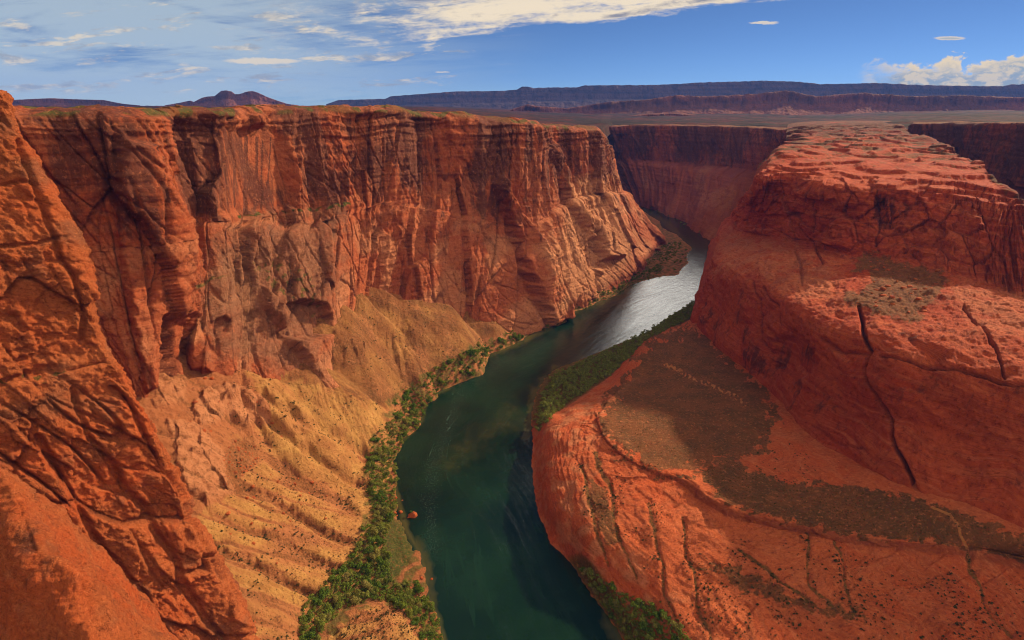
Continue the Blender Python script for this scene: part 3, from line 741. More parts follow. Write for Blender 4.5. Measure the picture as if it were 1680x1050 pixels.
row3 = [(1164, 498, 10), (1150, 530, 14), (1160, 556, 19), (1180, 575, 24), (1200, 590, 28), (1220, 605, 32), (1240, 625, 35), (1260, 645, 38), (1275, 658, 40), (1290, 672, 41.5), (1300, 690, 42.5), (1310, 708, 43.5), (1330, 722, 45), (1355, 735, 46), (1385, 748, 48), (1420, 768, 51), (1460, 790, 55), (1505, 812, 58), (1560, 830, 60), (1620, 852, 61), (1690, 885, 62), (1790, 925, 63), (1950, 960, 64)]
A0 = [P(u, v, z=0) for u, v in row0]; Am = [P(*q[:2], z=q[2]) for q in rowm]
A1 = [P(*q[:2], z=q[2]) for q in row1]; A2 = [P(*q[:2], z=q[2]) for q in row2]; A3 = [P(*q[:2], z=q[2]) for q in row3]
A0 = np.array(A0); A1 = np.array(A1); Am = np.array(Am); A2 = np.array(A2); A3 = np.array(A3)
Aw = A0+np.array([-16, 0, -4.0]); A4 = A3+(A3-A2)*.25+np.array([55, 0, 10])
A2b = A2+(A3-A2)*.08; A2b[:, 2] = A2[:, 2]+.8
ew = np.interp(np.arange(len(A2)), [0, 5, 8, 12, 14, 22], [0, 0, .35, .35, 1, 1])
A2e = A2+(Am-A2)*.05; A2e[:, 2] = A2[:, 2]-4.2*ew-.3
rows = [Aw, A0, A1, Am, A2e, A2, A2b, A2+(A3-A2)*.55, A3, A4]
DM, rx, cx = loft(rows, 640, 980)
X, Y, Z = DM[..., 0], DM[..., 1], DM[..., 2]
u0, v0, _ = project(DM)
N = normals(DM); N *= np.sign(N[..., 2:3])
rx0 = rx.copy(); rx = np.where(rx < 4, rx, np.where(rx < 5, 4.0, rx-1.0))
onrock = (ss(rx, 1.7, 2.3)*ss(rx, 5.2, 4.6))[:, None]*np.ones_like(Z)
bench = (ss(rx, 4.7, 5.1))[:, None]*np.ones_like(Z)
colw = ss(cx, 6.5, 8.5)[None]*np.ones_like(Z)
S2 = arclen(DM, 300)
nb = np.abs(n3(X/34, Y/34, Z/20, 2)); nb2 = np.abs(n3(X/12, Y/12, Z/9, 3))
d = onrock*(3.4*nb+1.0*nb2+.3*np.abs(n3(X/4.5, Y/4.5, Z/4, 6)))
d += onrock*(.22*n2((Z+.2*X)/1.2, S2/40, 7)+.5*fbm3(X/10, Y/10, Z/10, 4, 8))
# joints filled with scrub that run down the dome
jl = [[(948, 760), (965, 820), (985, 880), (1000, 930)], [(975, 745), (1000, 820), (1015, 880), (1045, 950)], [(1065, 830), (1075, 890), (1090, 960), (1112, 1050)], [(1122, 855), (1132, 930), (1150, 1000), (1163, 1060)],
      [(1318, 880), (1335, 960), (1370, 1000)], [(1372, 890), (1385, 950), (1395, 1010)], [(1588, 910), (1610, 980), (1660, 1050)], [(1210, 905), (1270, 950), (1330, 990)]]
joint = np.zeros_like(Z)
for k, ln in enumerate(jl): joint = np.maximum(joint, ss(line_dist(u0, v0, ln, 9, k+3), 6, 1))
d -= joint*.7*onrock
fb = fbm2(X/22, Y/22, 4, 14); d += bench*(.7*fb+.25*n2(X/3, Y/3, 3))*colw
scarp = ss(np.abs(rx-4.25), .22, .0)[:, None]*colw
f2, e2 = facet(S2/9, Z/4.5, 12); d += scarp*1.5*f2+ss(np.abs(rx-3.9), .9, 0)[:, None]*colw*(1.4*f2)
lo2 = ss(rx, 2.3, 1.2)[:, None]; d += lo2*.5*fbm2(X/6, Y/6, 3, 15)
DM2 = DM+N*d[..., None]
bz = DM2[..., 2]+.10*X-.05*Y+2.0*n2(X/40, Y/40, 120)+.5*n2(X/11, Y/11, 121); hz = 2.1; fl = bz/hz-np.floor(bz/hz)
DM2[..., 2] += onrock*ss(n2(X/55, Y/55, 122), -.35, .15)*hz*.24*(ss(fl, .3, .62)-fl)
u0, v0, _ = project(DM2)
soil = np.maximum(poly_mask(u0, v0, [(1062, 556), (1140, 535), (1200, 590), (1258, 640), (1278, 690), (1250, 738), (1190, 755), (1110, 778), (1070, 770), (1018, 738), (982, 700), (985, 675), (1035, 608)], 13, 24, 41),
                  poly_mask(u0, v0, [(1140, 778), (1195, 752), (1240, 775), (1300, 790), (1400, 800), (1490, 812), (1600, 850), (1700, 890), (1690, 925), (1590, 898), (1490, 886), (1400, 878), (1330, 862), (1260, 848), (1200, 832)], 8, 13, 42))
soil = np.maximum(soil, .85*poly_mask(u0, v0, [(962, 780), (985, 790), (1010, 850), (1022, 890), (1000, 900), (975, 850)], 7, 6, 43))
soil = np.maximum(soil, .6*joint*onrock)
soil = np.maximum(soil, .75*poly_mask(u0, v0, [(1150, 905), (1230, 940), (1330, 985), (1420, 1000), (1430, 1020), (1330, 1005), (1220, 970), (1150, 925)], 10, 14, 44))
path = ss(line_dist(u0, v0, [(1530, 832), (1558, 842), (1570, 858), (1577, 880), (1588, 900)], 3, 4), 3.2, .8)
path = np.maximum(path, .9*ss(line_dist(u0, v0, [(1090, 598), (1120, 612), (1160, 628), (1200, 650), (1225, 665)], 5, 5), 6, 1)*ss(n2(u0/5, v0/5, 4), -.2, .3))
soil = soil*(1-path)
green = ss(rx, 2.35, 1.9)[:, None]*ss(rx, .8, 1.1)[:, None]*(1-ss(cx, 8.6, 10)*ss(cx, 16.2, 15.4))[None]*.9
green = np.maximum(green, joint*.5*onrock)
pale = .55*poly_mask(u0, v0, [(870, 700), (930, 660), (1010, 640), (1010, 690), (960, 740), (1000, 880), (1100, 960), (1200, 1060), (1000, 1000), (880, 850)], 22, 16, 45)*ss(n3(X/12, Y/12, Z/8, 9), -.2, .3)
o = grid_mesh('right_bank', DM2, M['dome'], dict(soil=np.clip(soil, 0, 1), green=np.clip(green, 0, 1), pale=pale, crack=(ss(rx0, 3.85, 4.1)*ss(rx0, 5.0, 4.8))[:, None]*colw*.55, varnish=.25*ss(n3(X/25, Y/25, Z/15, 12), .0, .4)*onrock, sand=path*.8))
tag(o, 'orange slickrock dome with brown soil benches on the right bank', kind='structure')

# ================================================================== the mesa on the right
foot = [P(1166, 398, z=4), P(1156, 440, z=6), P(1144, 490, z=8), P(1140, 530, z=11), P(1182, 575, z=21), P(1228, 612, z=30), P(1264, 648, z=35), P(1300, 690, z=38), P(1340, 728, z=42), P(1400, 762, z=46), P(1455, 792, z=51), P(1505, 814, z=55), P(1590, 842, z=57), P(1690, 886, z=59), P(1850, 950, z=60)]
t1 = [P(1187, 366, z=62), P(1178, 400, z=72), P(1172, 430, z=88), P(1190, 446, z=97), P(1222, 458, z=106), P(1252, 474, z=112), P(1285, 500, z=116), P(1330, 530, z=118), P(1375, 550, z=120), P(1420, 568, z=122), P(1470, 585, z=125), P(1540, 598, z=128), P(1610, 614, z=130), P(1690, 634, z=131), P(1850, 680, z=128)]
t1b = [P(1190, 362, z=70), P(1182, 392, z=80), P(1180, 418, z=96), P(1200, 428, z=106), P(1235, 440, z=116), P(1265, 452, z=121), P(1300, 470, z=125), P(1340, 488, z=128), P(1378, 500, z=131), P(1418, 510, z=133), P(1470, 530, z=135), P(1540, 545, z=138), P(1615, 560, z=140), P(1690, 578, z=141), P(1850, 620, z=138)]
up = [P(1205, 350, z=92), P(1205, 368, z=102), P(1215, 378, z=114), P(1235, 382, z=122), P(1262, 388, z=128), P(1292, 396, z=132), P(1325, 404, z=135), P(1360, 412, z=137), P(1395, 420, z=139), P(1430, 426, z=140), P(1475, 432, z=141), P(1545, 448, z=143), P(1620, 468, z=145), P(1690, 496, z=145), P(1840, 540, z=142)]
t2 = [P(1227, 322, z=150), P(1232, 318, z=172), P(1238, 306, z=194), P(1252, 300, z=202), P(1275, 297, z=205), P(1303, 297, z=207), P(1332, 304, z=208), P(1366, 310, z=208), P(1405, 314, z=208), P(1442, 316, z=208), P(1490, 318, z=208), P(1555, 322, z=207), P(1618, 336, z=203), P(1668, 352, z=197), P(1790, 400, z=187)]
t3 = [P(1236, 300, z=178), P(1243, 292, z=200), P(1252, 282, z=212), P(1268, 274, z=218), P(1290, 268, z=222), P(1318, 266, z=224), P(1348, 267, z=225), P(1380, 269, z=225), P(1415, 271, z=225), P(1450, 272, z=225), P(1495, 273, z=225), P(1550, 275, z=225), P(1602, 282, z=222), P(1640, 318, z=209), P(1740, 380, z=193)]
cr = [P(1256, 266, z=212), P(1266, 258, z=222), P(1280, 248, z=230), P(1298, 240, z=234), P(1318, 236, z=236), P(1340, 234, z=237), P(1366, 233, z=237.5), P(1392, 232, z=238), P(1420, 232, z=238), P(1448, 233, z=238), P(1484, 233, z=238), P(1528, 244, z=235), P(1603, 266, z=228), P(1626, 300, z=215), P(1720, 372, z=195)]
c2 = [P(1288, 232, z=236), P(1296, 228, z=239), P(1308, 224, z=241), P(1322, 222, z=242), P(1340, 220, z=243), P(1358, 219, z=243.5), P(1378, 218.5, z=244), P(1400, 218, z=244), P(1422, 218, z=244), P(1448, 218, z=244), P(1476, 219, z=243.5), P(1512, 226, z=241.5), P(1590, 261, z=231), P(1618, 290, z=218), P(1715, 366, z=197)]
tabs = [np.array(q) for q in (foot, t1, t1b, up, t2, t3, cr, c2)]
foot, t1, t1b, up, t2, t3, cr, c2 = tabs
root = foot+np.array([-6, -2, -16]); root[0:4, 2] = -6
bk = c2.copy(); bd = c2[:, :2]/np.linalg.norm(c2[:, :2], axis=1)[:, None]
bk[:, :2] += bd*260; bk[:, 2] += 4; bk[11:, 2] -= np.array([40, 90, 110, 120])
bk2 = bk.copy(); bk2[:, :2] += bd*500; bk2[11:, 2] = 20; bk2[:11, 2] += 5
rows = [root, foot, lerp(foot, t1, .45)+np.array([4, 2, -6]), t1, t1b, up, lerp(up, t2, .5)+np.array([5, 5, -4]), t2, t3, cr, c2, bk, bk2]
MS, rx, cx = loft(rows, 820, 900)
N = outward(MS); X, Y, Z = MS[..., 0], MS[..., 1], MS[..., 2]
S3 = arclen(MS, 400)
u0, v0, _ = project(MS)
rg = rx[:, None]*np.ones_like(Z)
steep1 = ss(rg, 1.0, 1.4)*ss(rg, 3.6, 3.1); upper = ss(rg, 4.9, 5.3)*ss(rg, 7.7, 6.7); topz = ss(rg, 7.2, 8.0)
terr = ss(rg, 3.9, 4.4)*ss(rg, 5.2, 4.8)
wx = X+9*n3(X/40, Y/40, Z/40, 1); wy = Y+9*n3(X/40, Y/40, Z/40, 2); wz = Z+5*n3(X/45, Y/45, Z/30, 3)
bed = wz+.10*wx-.06*wy
d = 7.5*np.abs(n3(wx/60, wy/60, wz/34, 4))+2.6*np.abs(n3(wx/22, wy/22, wz/13, 5))
d += .42*n2(bed/2.3, S3/90, 6)+.25*n2(bed/.9, S3/50, 7)+.8*fbm3(X/13, Y/13, Z/8, 4, 8)
f1, e1 = facet((S3+.5*Z)/32, (Z-.25*S3)/24, 31); f2, e2 = facet((S3-.4*Z)/11, Z/9, 32); f3, e3 = facet(wx/7, bed/3.2, 33)
d += upper*(9*f1+4.6*f2+5.0*np.abs(n3(wx/24, wy/24, wz/20, 9))+.8*f3-2.2*ss(e1, .08, 0)-1.0*ss(e2, .09, 0))+.9*fbm3(X/6, Y/6, Z/4, 4, 88, .6)*ss(rg, 1.0, 1.5)
d -= upper*3*ss(np.abs(n2((S3+.5*Z)/34, (Z-.4*S3)/90, 10)), .07, .0)*ss(n2(S3/50, Z/40, 77), -.1, .3)
ledge = np.floor(bed/4.2+1.1*n2(X/30, Y/30, 20)); lf = bed/4.2+1.1*n2(X/30, Y/30, 20)-ledge
d = d*(1-.5*topz)
d += terr*(.7*fbm2(X/5, Y/5, 3, 22))
crk = np.zeros_like(Z)
for ln, w, k in (([(1409, 505), (1416, 535), (1424, 578), (1434, 620), (1445, 650), (1460, 690), (1472, 730), (1488, 770), (1508, 815)], 2.9, 9), ([(1236, 466), (1250, 490), (1258, 540), (1270, 580)], 2.2, 2.6), ([(1252, 472), (1278, 500), (1288, 530)], 2.2, 2.6),
                 ([(1347, 557), (1385, 575), (1425, 580)], 4, 3.0), ([(1450, 588), (1540, 604), (1620, 622), (1690, 640)], 3, 4), ([(1575, 505), (1610, 540), (1635, 590), (1645, 622)], 2.2, 3), ([(1305, 325), (1312, 370), (1335, 405), (1352, 440)], 2.4, 3),
                 ([(1340, 305), (1342, 340), (1336, 385)], 2.4, 3.5), ([(1443, 316), (1440, 360), (1436, 405)], 2.4, 3.5), ([(1340, 700), (1375, 725), (1420, 742)], 3, 1.6), ([(1370, 665), (1390, 680)], 3, 2), ([(1300, 410), (1310, 440), (1318, 470)], 3, 2.0)):
    ld = line_dist(u0, v0, ln, 7, int(k*3)); d -= k*ss(ld, w*1.5, w*.1); crk = np.maximum(crk, ss(ld, w*.9, w*.2)*min(1, k/5))
cave = poly_mask(u0, v0, [(1275, 600), (1280, 560), (1300, 548), (1325, 560), (1340, 590), (1330, 620), (1300, 615)], 9, 5, 3); d -= 8*cave
cav2 = poly_mask(u0, v0, [(1430, 360), (1438, 325), (1478, 318), (1495, 340), (1480, 370), (1450, 380)], 7, 4, 5); d -= 5*cav2
bulge = poly_mask(u0, v0, [(1175, 450), (1225, 455), (1262, 520), (1262, 600), (1240, 615), (1180, 560), (1150, 520)], 18, 8, 6); d += 6*bulge
pil = poly_mask(u0, v0, [(1310, 310), (1335, 308), (1340, 340), (1336, 385), (1318, 375)], 6, 3, 8); d += 6*pil
amp = ss(rg, .4, 1.4)*ss(rg, 11.6, 10.8)
MS2 = MS+N*(d*amp)[..., None]
MS2[..., 2] += ss(rg, 6.6, 8.5)*ss(rg, 11.9, 11.2)*(6.5*fbm2(X/110, Y/110, 3, 180)+3.0*np.abs(n2(X/38, Y/38, 181))-1.0)
tz = ss(rg, 5.6, 6.6)*ss(rg, 11.5, 11.0)*ss(n2(X/70, Y/70, 78), -.6, .1)
bz = MS2[..., 2]+.04*MS2[..., 0]+6.0*n2(X/95, Y/60, 20)+1.5*n2(X/30, Y/18, 24); hz = 5.6; bz = bz+2.2*np.sin(bz/7.3+1.0)
fl = bz/hz-np.floor(bz/hz); MS2[..., 2] += tz*hz*.85*(ss(fl, .30, .62)-fl)
bz = MS2[..., 2]-.04*MS2[..., 0]+2.4*n2(X/60, Y/34, 25)+.35*n2(X/9, Y/6, 26); fl = bz/1.15-np.floor(bz/1.15); MS2[..., 2] += tz*1.15*.42*(ss(fl, .3, .65)-fl)
u0, v0, _ = project(MS2)
soil = .75*poly_mask(u0, v0, [(1375, 500), (1395, 440), (1420, 408), (1470, 425), (1540, 438), (1560, 455), (1530, 500), (1500, 530), (1440, 520), (1400, 505)], 12, 10, 51)*(1-poly_mask(u0, v0, [(1385, 475), (1395, 448), (1425, 443), (1430, 465), (1405, 482)], 4, 4, 52))
soil = np.maximum(soil, topz*.9*ss(n2(X/34, Y/22, 54), -.25, .25)*ss(rg, 7.6, 9.0)); soil = np.maximum(soil, .95*ss(rg, 9.6, 10.9)*ss(n2(X/90, Y/40, 97), -.7, .0))  # top soil: brown ledges, thickened to paint the dim light up there
green = topz*.5*ss(n2(X/11, Y/11, 55), .18, .4); green = np.maximum(green, .35*ss(rg, 9.4, 10.8)*ss(n2(X/60, Y/30, 98), -.2, .4))
var = .55*poly_mask(u0, v0, [(1150, 500), (1200, 520), (1262, 560), (1340, 560), (1345, 600), (1300, 625), (1260, 625), (1180, 560)], 16, 14, 57)*ss(n2(S3/16, Z/60, 58)+.5*n2(S3/5, Z/40, 59), -.3, .5)+.6*cav2+.35*ss(n3(X/30, Y/30, Z/40, 60), .05, .4)
pale = .32*poly_mask(u0, v0, [(1165, 400), (1200, 370), (1290, 400), (1380, 440), (1370, 500), (1300, 480), (1230, 450), (1170, 450)], 20, 16, 61)+.30*poly_mask(u0, v0, [(1550, 460), (1690, 480), (1690, 560), (1590, 540)], 14, 12, 62)
o = grid_mesh('right_mesa', MS2, M['mesa'], dict(soil=soil, green=green, varnish=var, pale=pale, crack=np.clip(crk+ss(e1, .05, 0)*upper*.6+.85*ss(rg, 7.6, 10.2)*(.35+.65*ss(n2(X/70, Y/36, 99)+.5*n2(X/20, Y/12, 100)+ss(rg, 8.5, 10.5)*.7, -.3, .4)), 0, 1)))  # crack also darkens the mesa top, painting dim light over brown rock
tag(o, 'red slickrock mesa inside the river bend with a long dark crack', kind='structure')

# ================================================================== far canyon walls
def wall(name, rimp, footp, mat, label, nr, nc, seed, top=(180, -3), amp=1.0):
    rimp = np.array(rimp, float); footp = np.array(footp, float); Hh = rimp[:, 2]-footp[:, 2]
    bd = rimp[:, :2]/np.linalg.norm(rimp[:, :2], axis=1)[:, None]
    b1 = rimp.copy(); b1[:, :2] += bd*top[0]; b1[:, 2] += top[1]
    b2 = rimp.copy(); b2[:, :2] += bd*30; b2[:, 2] += 2
    def bt(fx, fz):
        q = rimp+(footp-rimp)*fx; q[:, 2] = rimp[:, 2]-Hh*fz; return q
    Q, rx, cx = loft([b1, b2, rimp, bt(.06, .12), bt(.12, .45), bt(.35, .50), bt(.62, .75), footp, footp+(footp-rimp)*.1+np.array([0, 0, -8])], nr, nc)
    N = outward(Q); N[..., 2] *= .4; Sx = arclen(Q, nr//2); Z = Q[..., 2]
    hf = ss(rx, 1.6, 2.4)[:, None]
    f1, e1 = facet((Sx+.3*Z)/60, Z/170, seed); f2, e2 = facet((Sx+.3*Z)/24, Z/70, seed+1); f3, e3 = facet(Sx/9, Z/18, seed+2)
    d = (16*f1+8*f2+2.2*f3+8*(1-2*np.abs(n2((Sx+.3*Z)/50, Z/500, seed)))-6*ss(np.abs(n2((Sx+.4*Z)/34, Z/300, seed+5)), .1, 0)+1.8*fbm2(Z/8, Sx/200, 3, seed+7))*amp
    Q2 = Q+N*(d*hf)[..., None]; Q2[..., 2] += (1-hf)*2.5*fbm2(Q[..., 0]/50, Q[..., 1]/50, 3, seed+9)
    frac = ss(rx, 5.0, 3.0)[:, None]
    o = grid_mesh(name, Q2, mat, dict(varnish=np.clip(frac*(.8+.6*n2(Sx/70, Z/300, seed+11)), 0, 1.6), pale=.25*ss(n2(Sx/90, Z/80, seed+13), 0, .5)*(1-frac), soil=(1-hf)*.6, green=(1-hf)*.4*ss(n2(Q[..., 0]/30, Q[..., 1]/30, 4), 0, .4)))
    return tag(o, label, kind='structure')
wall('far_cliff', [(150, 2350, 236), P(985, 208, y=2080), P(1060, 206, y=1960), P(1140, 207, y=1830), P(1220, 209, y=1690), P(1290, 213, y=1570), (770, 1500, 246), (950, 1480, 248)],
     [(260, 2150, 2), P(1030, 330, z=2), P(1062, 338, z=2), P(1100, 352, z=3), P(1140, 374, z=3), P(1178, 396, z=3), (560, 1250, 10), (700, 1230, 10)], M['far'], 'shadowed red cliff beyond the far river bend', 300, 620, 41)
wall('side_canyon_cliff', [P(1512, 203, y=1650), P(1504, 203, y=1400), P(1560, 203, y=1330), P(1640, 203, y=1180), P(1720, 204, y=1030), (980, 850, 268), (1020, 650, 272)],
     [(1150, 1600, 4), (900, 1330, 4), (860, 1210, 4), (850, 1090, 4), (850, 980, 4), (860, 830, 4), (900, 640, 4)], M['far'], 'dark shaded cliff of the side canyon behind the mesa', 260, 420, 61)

# ================================================================== plateau, hills and distant mesas
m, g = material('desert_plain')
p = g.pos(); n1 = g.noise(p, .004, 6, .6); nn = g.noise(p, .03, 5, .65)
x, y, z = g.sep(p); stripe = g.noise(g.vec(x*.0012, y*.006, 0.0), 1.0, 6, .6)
cc = g.mix(g.sm(n1, .42, .6), (.065, .014, .006), (.032, .011, .005)); cc = g.mix(g.sm(stripe, .46, .60)*.9, cc, (.013, .009, .004)); cc = g.mix(g.sm(nn, .48, .62)*.8, cc, (.011, .010, .004))  # tones darkened to stand in for cloud shadow on the scrubby plain
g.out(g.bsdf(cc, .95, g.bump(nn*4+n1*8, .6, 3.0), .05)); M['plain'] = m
m, g = material('hill_rock')
p = g.pos(); n1 = g.noise(p, .002, 6, .6); x, y, z = g.sep(p); ly = g.noise(g.vec(x*.0004, y*.0004, z*.03), 1.0, 5, .6)
vs = g.noise(g.vec(x*.008, y*.008, z*.0008), 1.0, 5, .6)
cc = g.mix(g.sm(n1, .4, .6), (.13, .045, .024), (.085, .035, .020)); cc = g.mix(g.sm(ly, .5, .65)*.7, cc, (.10, .045, .03)); cc = g.mix(g.sm(vs, .52, .64)*.5, cc, (.06, .03, .022))
g.out(g.bsdf(cc, .95, g.bump(vs*20+n1*20, .8, 6.0), .05)); M['hill'] = m

m, g = material('dark_cliff_rock')
p = g.pos(); x, y, z = g.sep(p); ly = g.noise(g.vec(x*.0004, y*.0004, z*.02), 1.0, 5, .6); vs = g.noise(g.vec(x*.010, y*.010, z*.001), 1.0, 5, .6)
cc = g.mix(g.sm(ly, .45, .65), (.075, .045, .040), (.045, .030, .030)); cc = g.mix(g.sm(vs, .50, .64)*.6, cc, (.025, .018, .018))
g.out(g.bsdf(cc, .95, g.bump(vs*20, .8, 6.0), .05)); M['mesa_far'] = m
def plain_z(x, y):
    r = np.hypot(x, y)
    return 287+20*ss(np.arctan2(x, y), R(27), R(37))-47*ss(np.arctan2(x, y), R(-12), R(8))*ss(r, 300, 1400)-20*ss(r, 3000, 30000)+ss(r, 450, 1200)*(5.0*fbm2(x/130, y/130, 4, 3)+ss(r, 1500, 4000)*9*fbm2(x/700, y/700, 4, 5))
def sheet(name, azs, r0, r1, nr, label):
    azs = np.asarray(azs); t = np.linspace(0, 1, nr)[:, None]
    RRr = np.exp(np.log(r0)[None]*(1-t)+np.log(r1)[None]*t)
    X = RRr*np.sin(azs)[None]; Y = RRr*np.cos(azs)[None]
    Zs = plain_z(X, Y)-28*(1-ss(RRr-r0[None], 20, 260))
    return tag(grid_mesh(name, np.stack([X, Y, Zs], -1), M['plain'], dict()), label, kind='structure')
# near rim of the left plateau, then the country beyond
ra = np.arctan2(rim[:22, 0], rim[:22, 1]) if False else None
LR = np.array([[np.arctan2(a[0], a[1]), np.hypot(a[0], a[1])] for a, b in [(np.asarray(s[0], float), 0) for s in st[2:22]]])
LR = LR[np.argsort(LR[:, 0])]
azs = np.linspace(LR[0, 0]-.25, LR[-1, 0]-.012, 420)
r0 = np.interp(azs, LR[:, 0], LR[:, 1])+40
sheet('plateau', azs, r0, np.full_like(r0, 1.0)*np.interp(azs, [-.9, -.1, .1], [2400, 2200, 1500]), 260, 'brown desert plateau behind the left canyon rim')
azs = np.linspace(R(-60), R(62), 700)
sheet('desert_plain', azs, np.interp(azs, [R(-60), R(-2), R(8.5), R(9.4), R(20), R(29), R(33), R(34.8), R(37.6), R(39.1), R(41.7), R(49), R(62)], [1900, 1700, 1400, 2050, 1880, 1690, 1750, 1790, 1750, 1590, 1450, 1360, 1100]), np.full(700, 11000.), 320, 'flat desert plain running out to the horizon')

def ridge(name, prof, dist, depth, label, seed, mat='hill', steps=0.35, n=520, nr=70, rough=1.0, base=None, cliff=.45, flute=.35, tops=.25):
    """range whose skyline passes through the photo points prof at the given distance; real depth behind and talus in front"""
    prof = np.array(prof, float); us = np.linspace(prof[0, 0], prof[-1, 0], n); vs = np.interp(us, prof[:, 0], prof[:, 1])
    D = dist if np.ndim(dist) else np.full(n, dist)
    top = np.stack([P(u, v, y=dd) for u, v, dd in zip(us, vs, D)])
    zb = base if base is not None else 215.0
    hgt = np.maximum(top[:, 2]-zb, 4); rows = []
    k = np.linspace(0, 1, nr)
    for t in k:
        # t 0 front toe .. 0.55 rim .. 1 back
        if t < .5:
            f = t/.5; prof_z = np.where(f < 1-cliff, (f/(1-cliff))**1.3*.52, .52+.48*((f-(1-cliff))/cliff)**.8)
            off = -(1-f)**1.15*hgt*2.6 if f < 1-cliff else -(1-f)*hgt*.75
            zz = zb+hgt*prof_z
        else:
            f = (t-.5)/.5; off = f*depth*np.ones(n); zz = zb+hgt*(1-.02*f-.98*ss(f, .6, 1))
        q = top.copy(); dirr = q[:, :2]/np.linalg.norm(q[:, :2], axis=1)[:, None]
        q[:, :2] += dirr*np.asarray(off)[..., None]*np.ones((n, 1)); q[:, 2] = zz; rows.append(q)
    Q = np.stack(rows); X, Y, Z = Q[..., 0], Q[..., 1], Q[..., 2]
    L = np.linalg.norm(np.diff(top, axis=0), axis=1).sum()
    Sx = np.linspace(0, L, n)[None]*np.ones((nr, 1)); w = dist if not np.ndim(dist) else D.mean()
    kk = w*.004*rough
    f1, _ = facet(Sx/(w*.03), Z/(w*.05), seed); gul = np.abs(n2(Sx/(w*.016), Z/(w*.08), seed+3))+.5*np.abs(n2(Sx/(w*.006), Z/(w*.03), seed+4))
    mid = ss(k, .0, .12)[:, None]*ss(k, .56, .47)[:, None]
    dirr = Q[..., :2]/np.linalg.norm(Q[..., :2], axis=-1)[..., None]
    irr = .4+.8*ss(n2(Sx/(w*.07), 0*Sx, seed+13), -.4, .4)
    Q[..., :2] -= dirr*((f1*1.4+gul*1.5*irr+1.6*fbm2(Sx/(w*.03), Z/(w*.012), 3, seed+15))*kk*mid*flute)[..., None]
    Q[..., 2] += ss(k, .05, .3)[:, None]*hgt[None]*.05*rough*tops*fbm2(Sx/(w*.012), k[:, None]*6+0*Sx, 3, seed+7)
    return tag(grid_mesh(name, Q, M[mat], dict()), label, kind='structure')
ridge('distant_mesa', [(535, 171), (556, 164), (632, 162), (640, 158), (692, 154), (745, 150), (820, 149), (848, 147), (856, 142), (866, 142), (874, 144), (945, 143), (960, 140), (1080, 139), (1150, 135), (1200, 134), (1255, 132), (1310, 134), (1348, 138), (1440, 136), (1500, 139), (1600, 141), (1645, 141), (1662, 138), (1690, 138), (1800, 140), (1900, 142)], 8000, 2200, 'long flat distant mesa, blue with haze, along the horizon', 71, mat='mesa_far', n=900, rough=1.0, base=150, cliff=.5)
ridge('distant_butte', [(270, 173), (292, 169), (312, 165), (318, 167), (332, 160), (352, 157), (363, 149), (372, 148), (380, 150), (386, 155), (393, 154), (402, 151), (414, 149), (424, 152), (436, 158), (452, 164), (470, 170), (490, 173)], 5600, 800, 'small double peaked butte on the left horizon', 81, n=420, rough=1.6, base=255, cliff=.3)
ridge('left_horizon_hill', [(-80, 160), (20, 164), (80, 161), (130, 163), (170, 164), (200, 170), (230, 173)], 5200, 900, 'low dark hill on the far left horizon', 85, n=260, rough=1.0, base=262, cliff=.2)
ridge('brown_hills', [(770, 192), (830, 183), (850, 176), (866, 171), (880, 174), (930, 178), (980, 170), (1000, 167), (1060, 163), (1110, 156), (1160, 158), (1250, 153), (1290, 148), (1340, 158), (1420, 152), (1500, 158), (1580, 156), (1700, 160), (1850, 162)], 4600, 1500, 'dark brown hills in front of the long mesa', 91, n=900, rough=2.0, base=205, cliff=.12)
ridge('low_brown_hills', [(850, 206), (880, 199), (920, 194), (960, 197), (1000, 194), (1060, 188), (1100, 186), (1150, 190), (1200, 190)], 3600, 700, 'low reddish hills beyond the far canyon rim', 95, n=420, rough=2.4, base=225, cliff=.12)
# ================================================================== river
m, g = material('river_water')
p = g.pos(); x, y, z = g.sep(p)
sh = g.attr('shallow'); fo = g.attr('foam')
n1 = g.noise(p, .012, 4, .55); n2_ = g.noise(p, .05, 4, .6)
cc = g.mix(g.sm(n1, .35, .65), (.0022, .0105, .0052), (.0055, .0205, .0090))
cc = g.mix(g.sm(sh+(n2_-.5)*.5, .15, .95), cc, (.060, .052, .014))
fn = g.noise(p, .8, 3, .7); fs = g.noise(g.vec(x*1.1, y*.6, 0.0), 1.3, 4, .75)
spark = g.sm(fs+fo*.12, .70, .80)*g.sm(fo, .05, .7)
cc = g.mix(spark*.45, cc, (.36, .42, .38))
rip = g.noise(g.vec(x*.55+y*.1, y*.38-x*.1, 0.0), 1.0, 5, .62, .4); rp2 = g.noise(p, .09, 3, .55); fl_ = g.attr('flow'); fs_ = g.attr('along'); stk = g.noise(g.vec(fl_*.16, fs_*.018, 3.0), 1.0, 6, .7, .8)
cc = g.mix(g.sm(stk, .52, .70)*.32, cc, (.011, .036, .020)); cc = g.mix(g.sm(stk, .62, .70)*g.sm(fo, .1, .8)*.16, cc, (.16, .20, .17))
nb = g.bump(rip*.30+rp2*.9+stk*1.3+g.noise(p, 1.7, 3, .6)*.06, .55, .7)
g.out(g.bsdf(cc, .13, nb, .5, **{'IOR': 1.33})); M['water'] = m
az = np.linspace(R(-40), R(24), 700); rr = np.exp(np.linspace(math.log(150), math.log(2600), 620))
AZ, RR = np.meshgrid(az, rr); X = RR*np.sin(AZ); Y = RR*np.cos(AZ)
Q = np.stack([X, Y, np.zeros_like(X)], -1); uW, vW, _ = project(Q)
shal = .95*poly_mask(uW, vW, [(870, 640), (905, 605), (960, 585), (1010, 565), (1060, 545), (1060, 560), (905, 640), (885, 700), (860, 720)], 14, 6, 3)
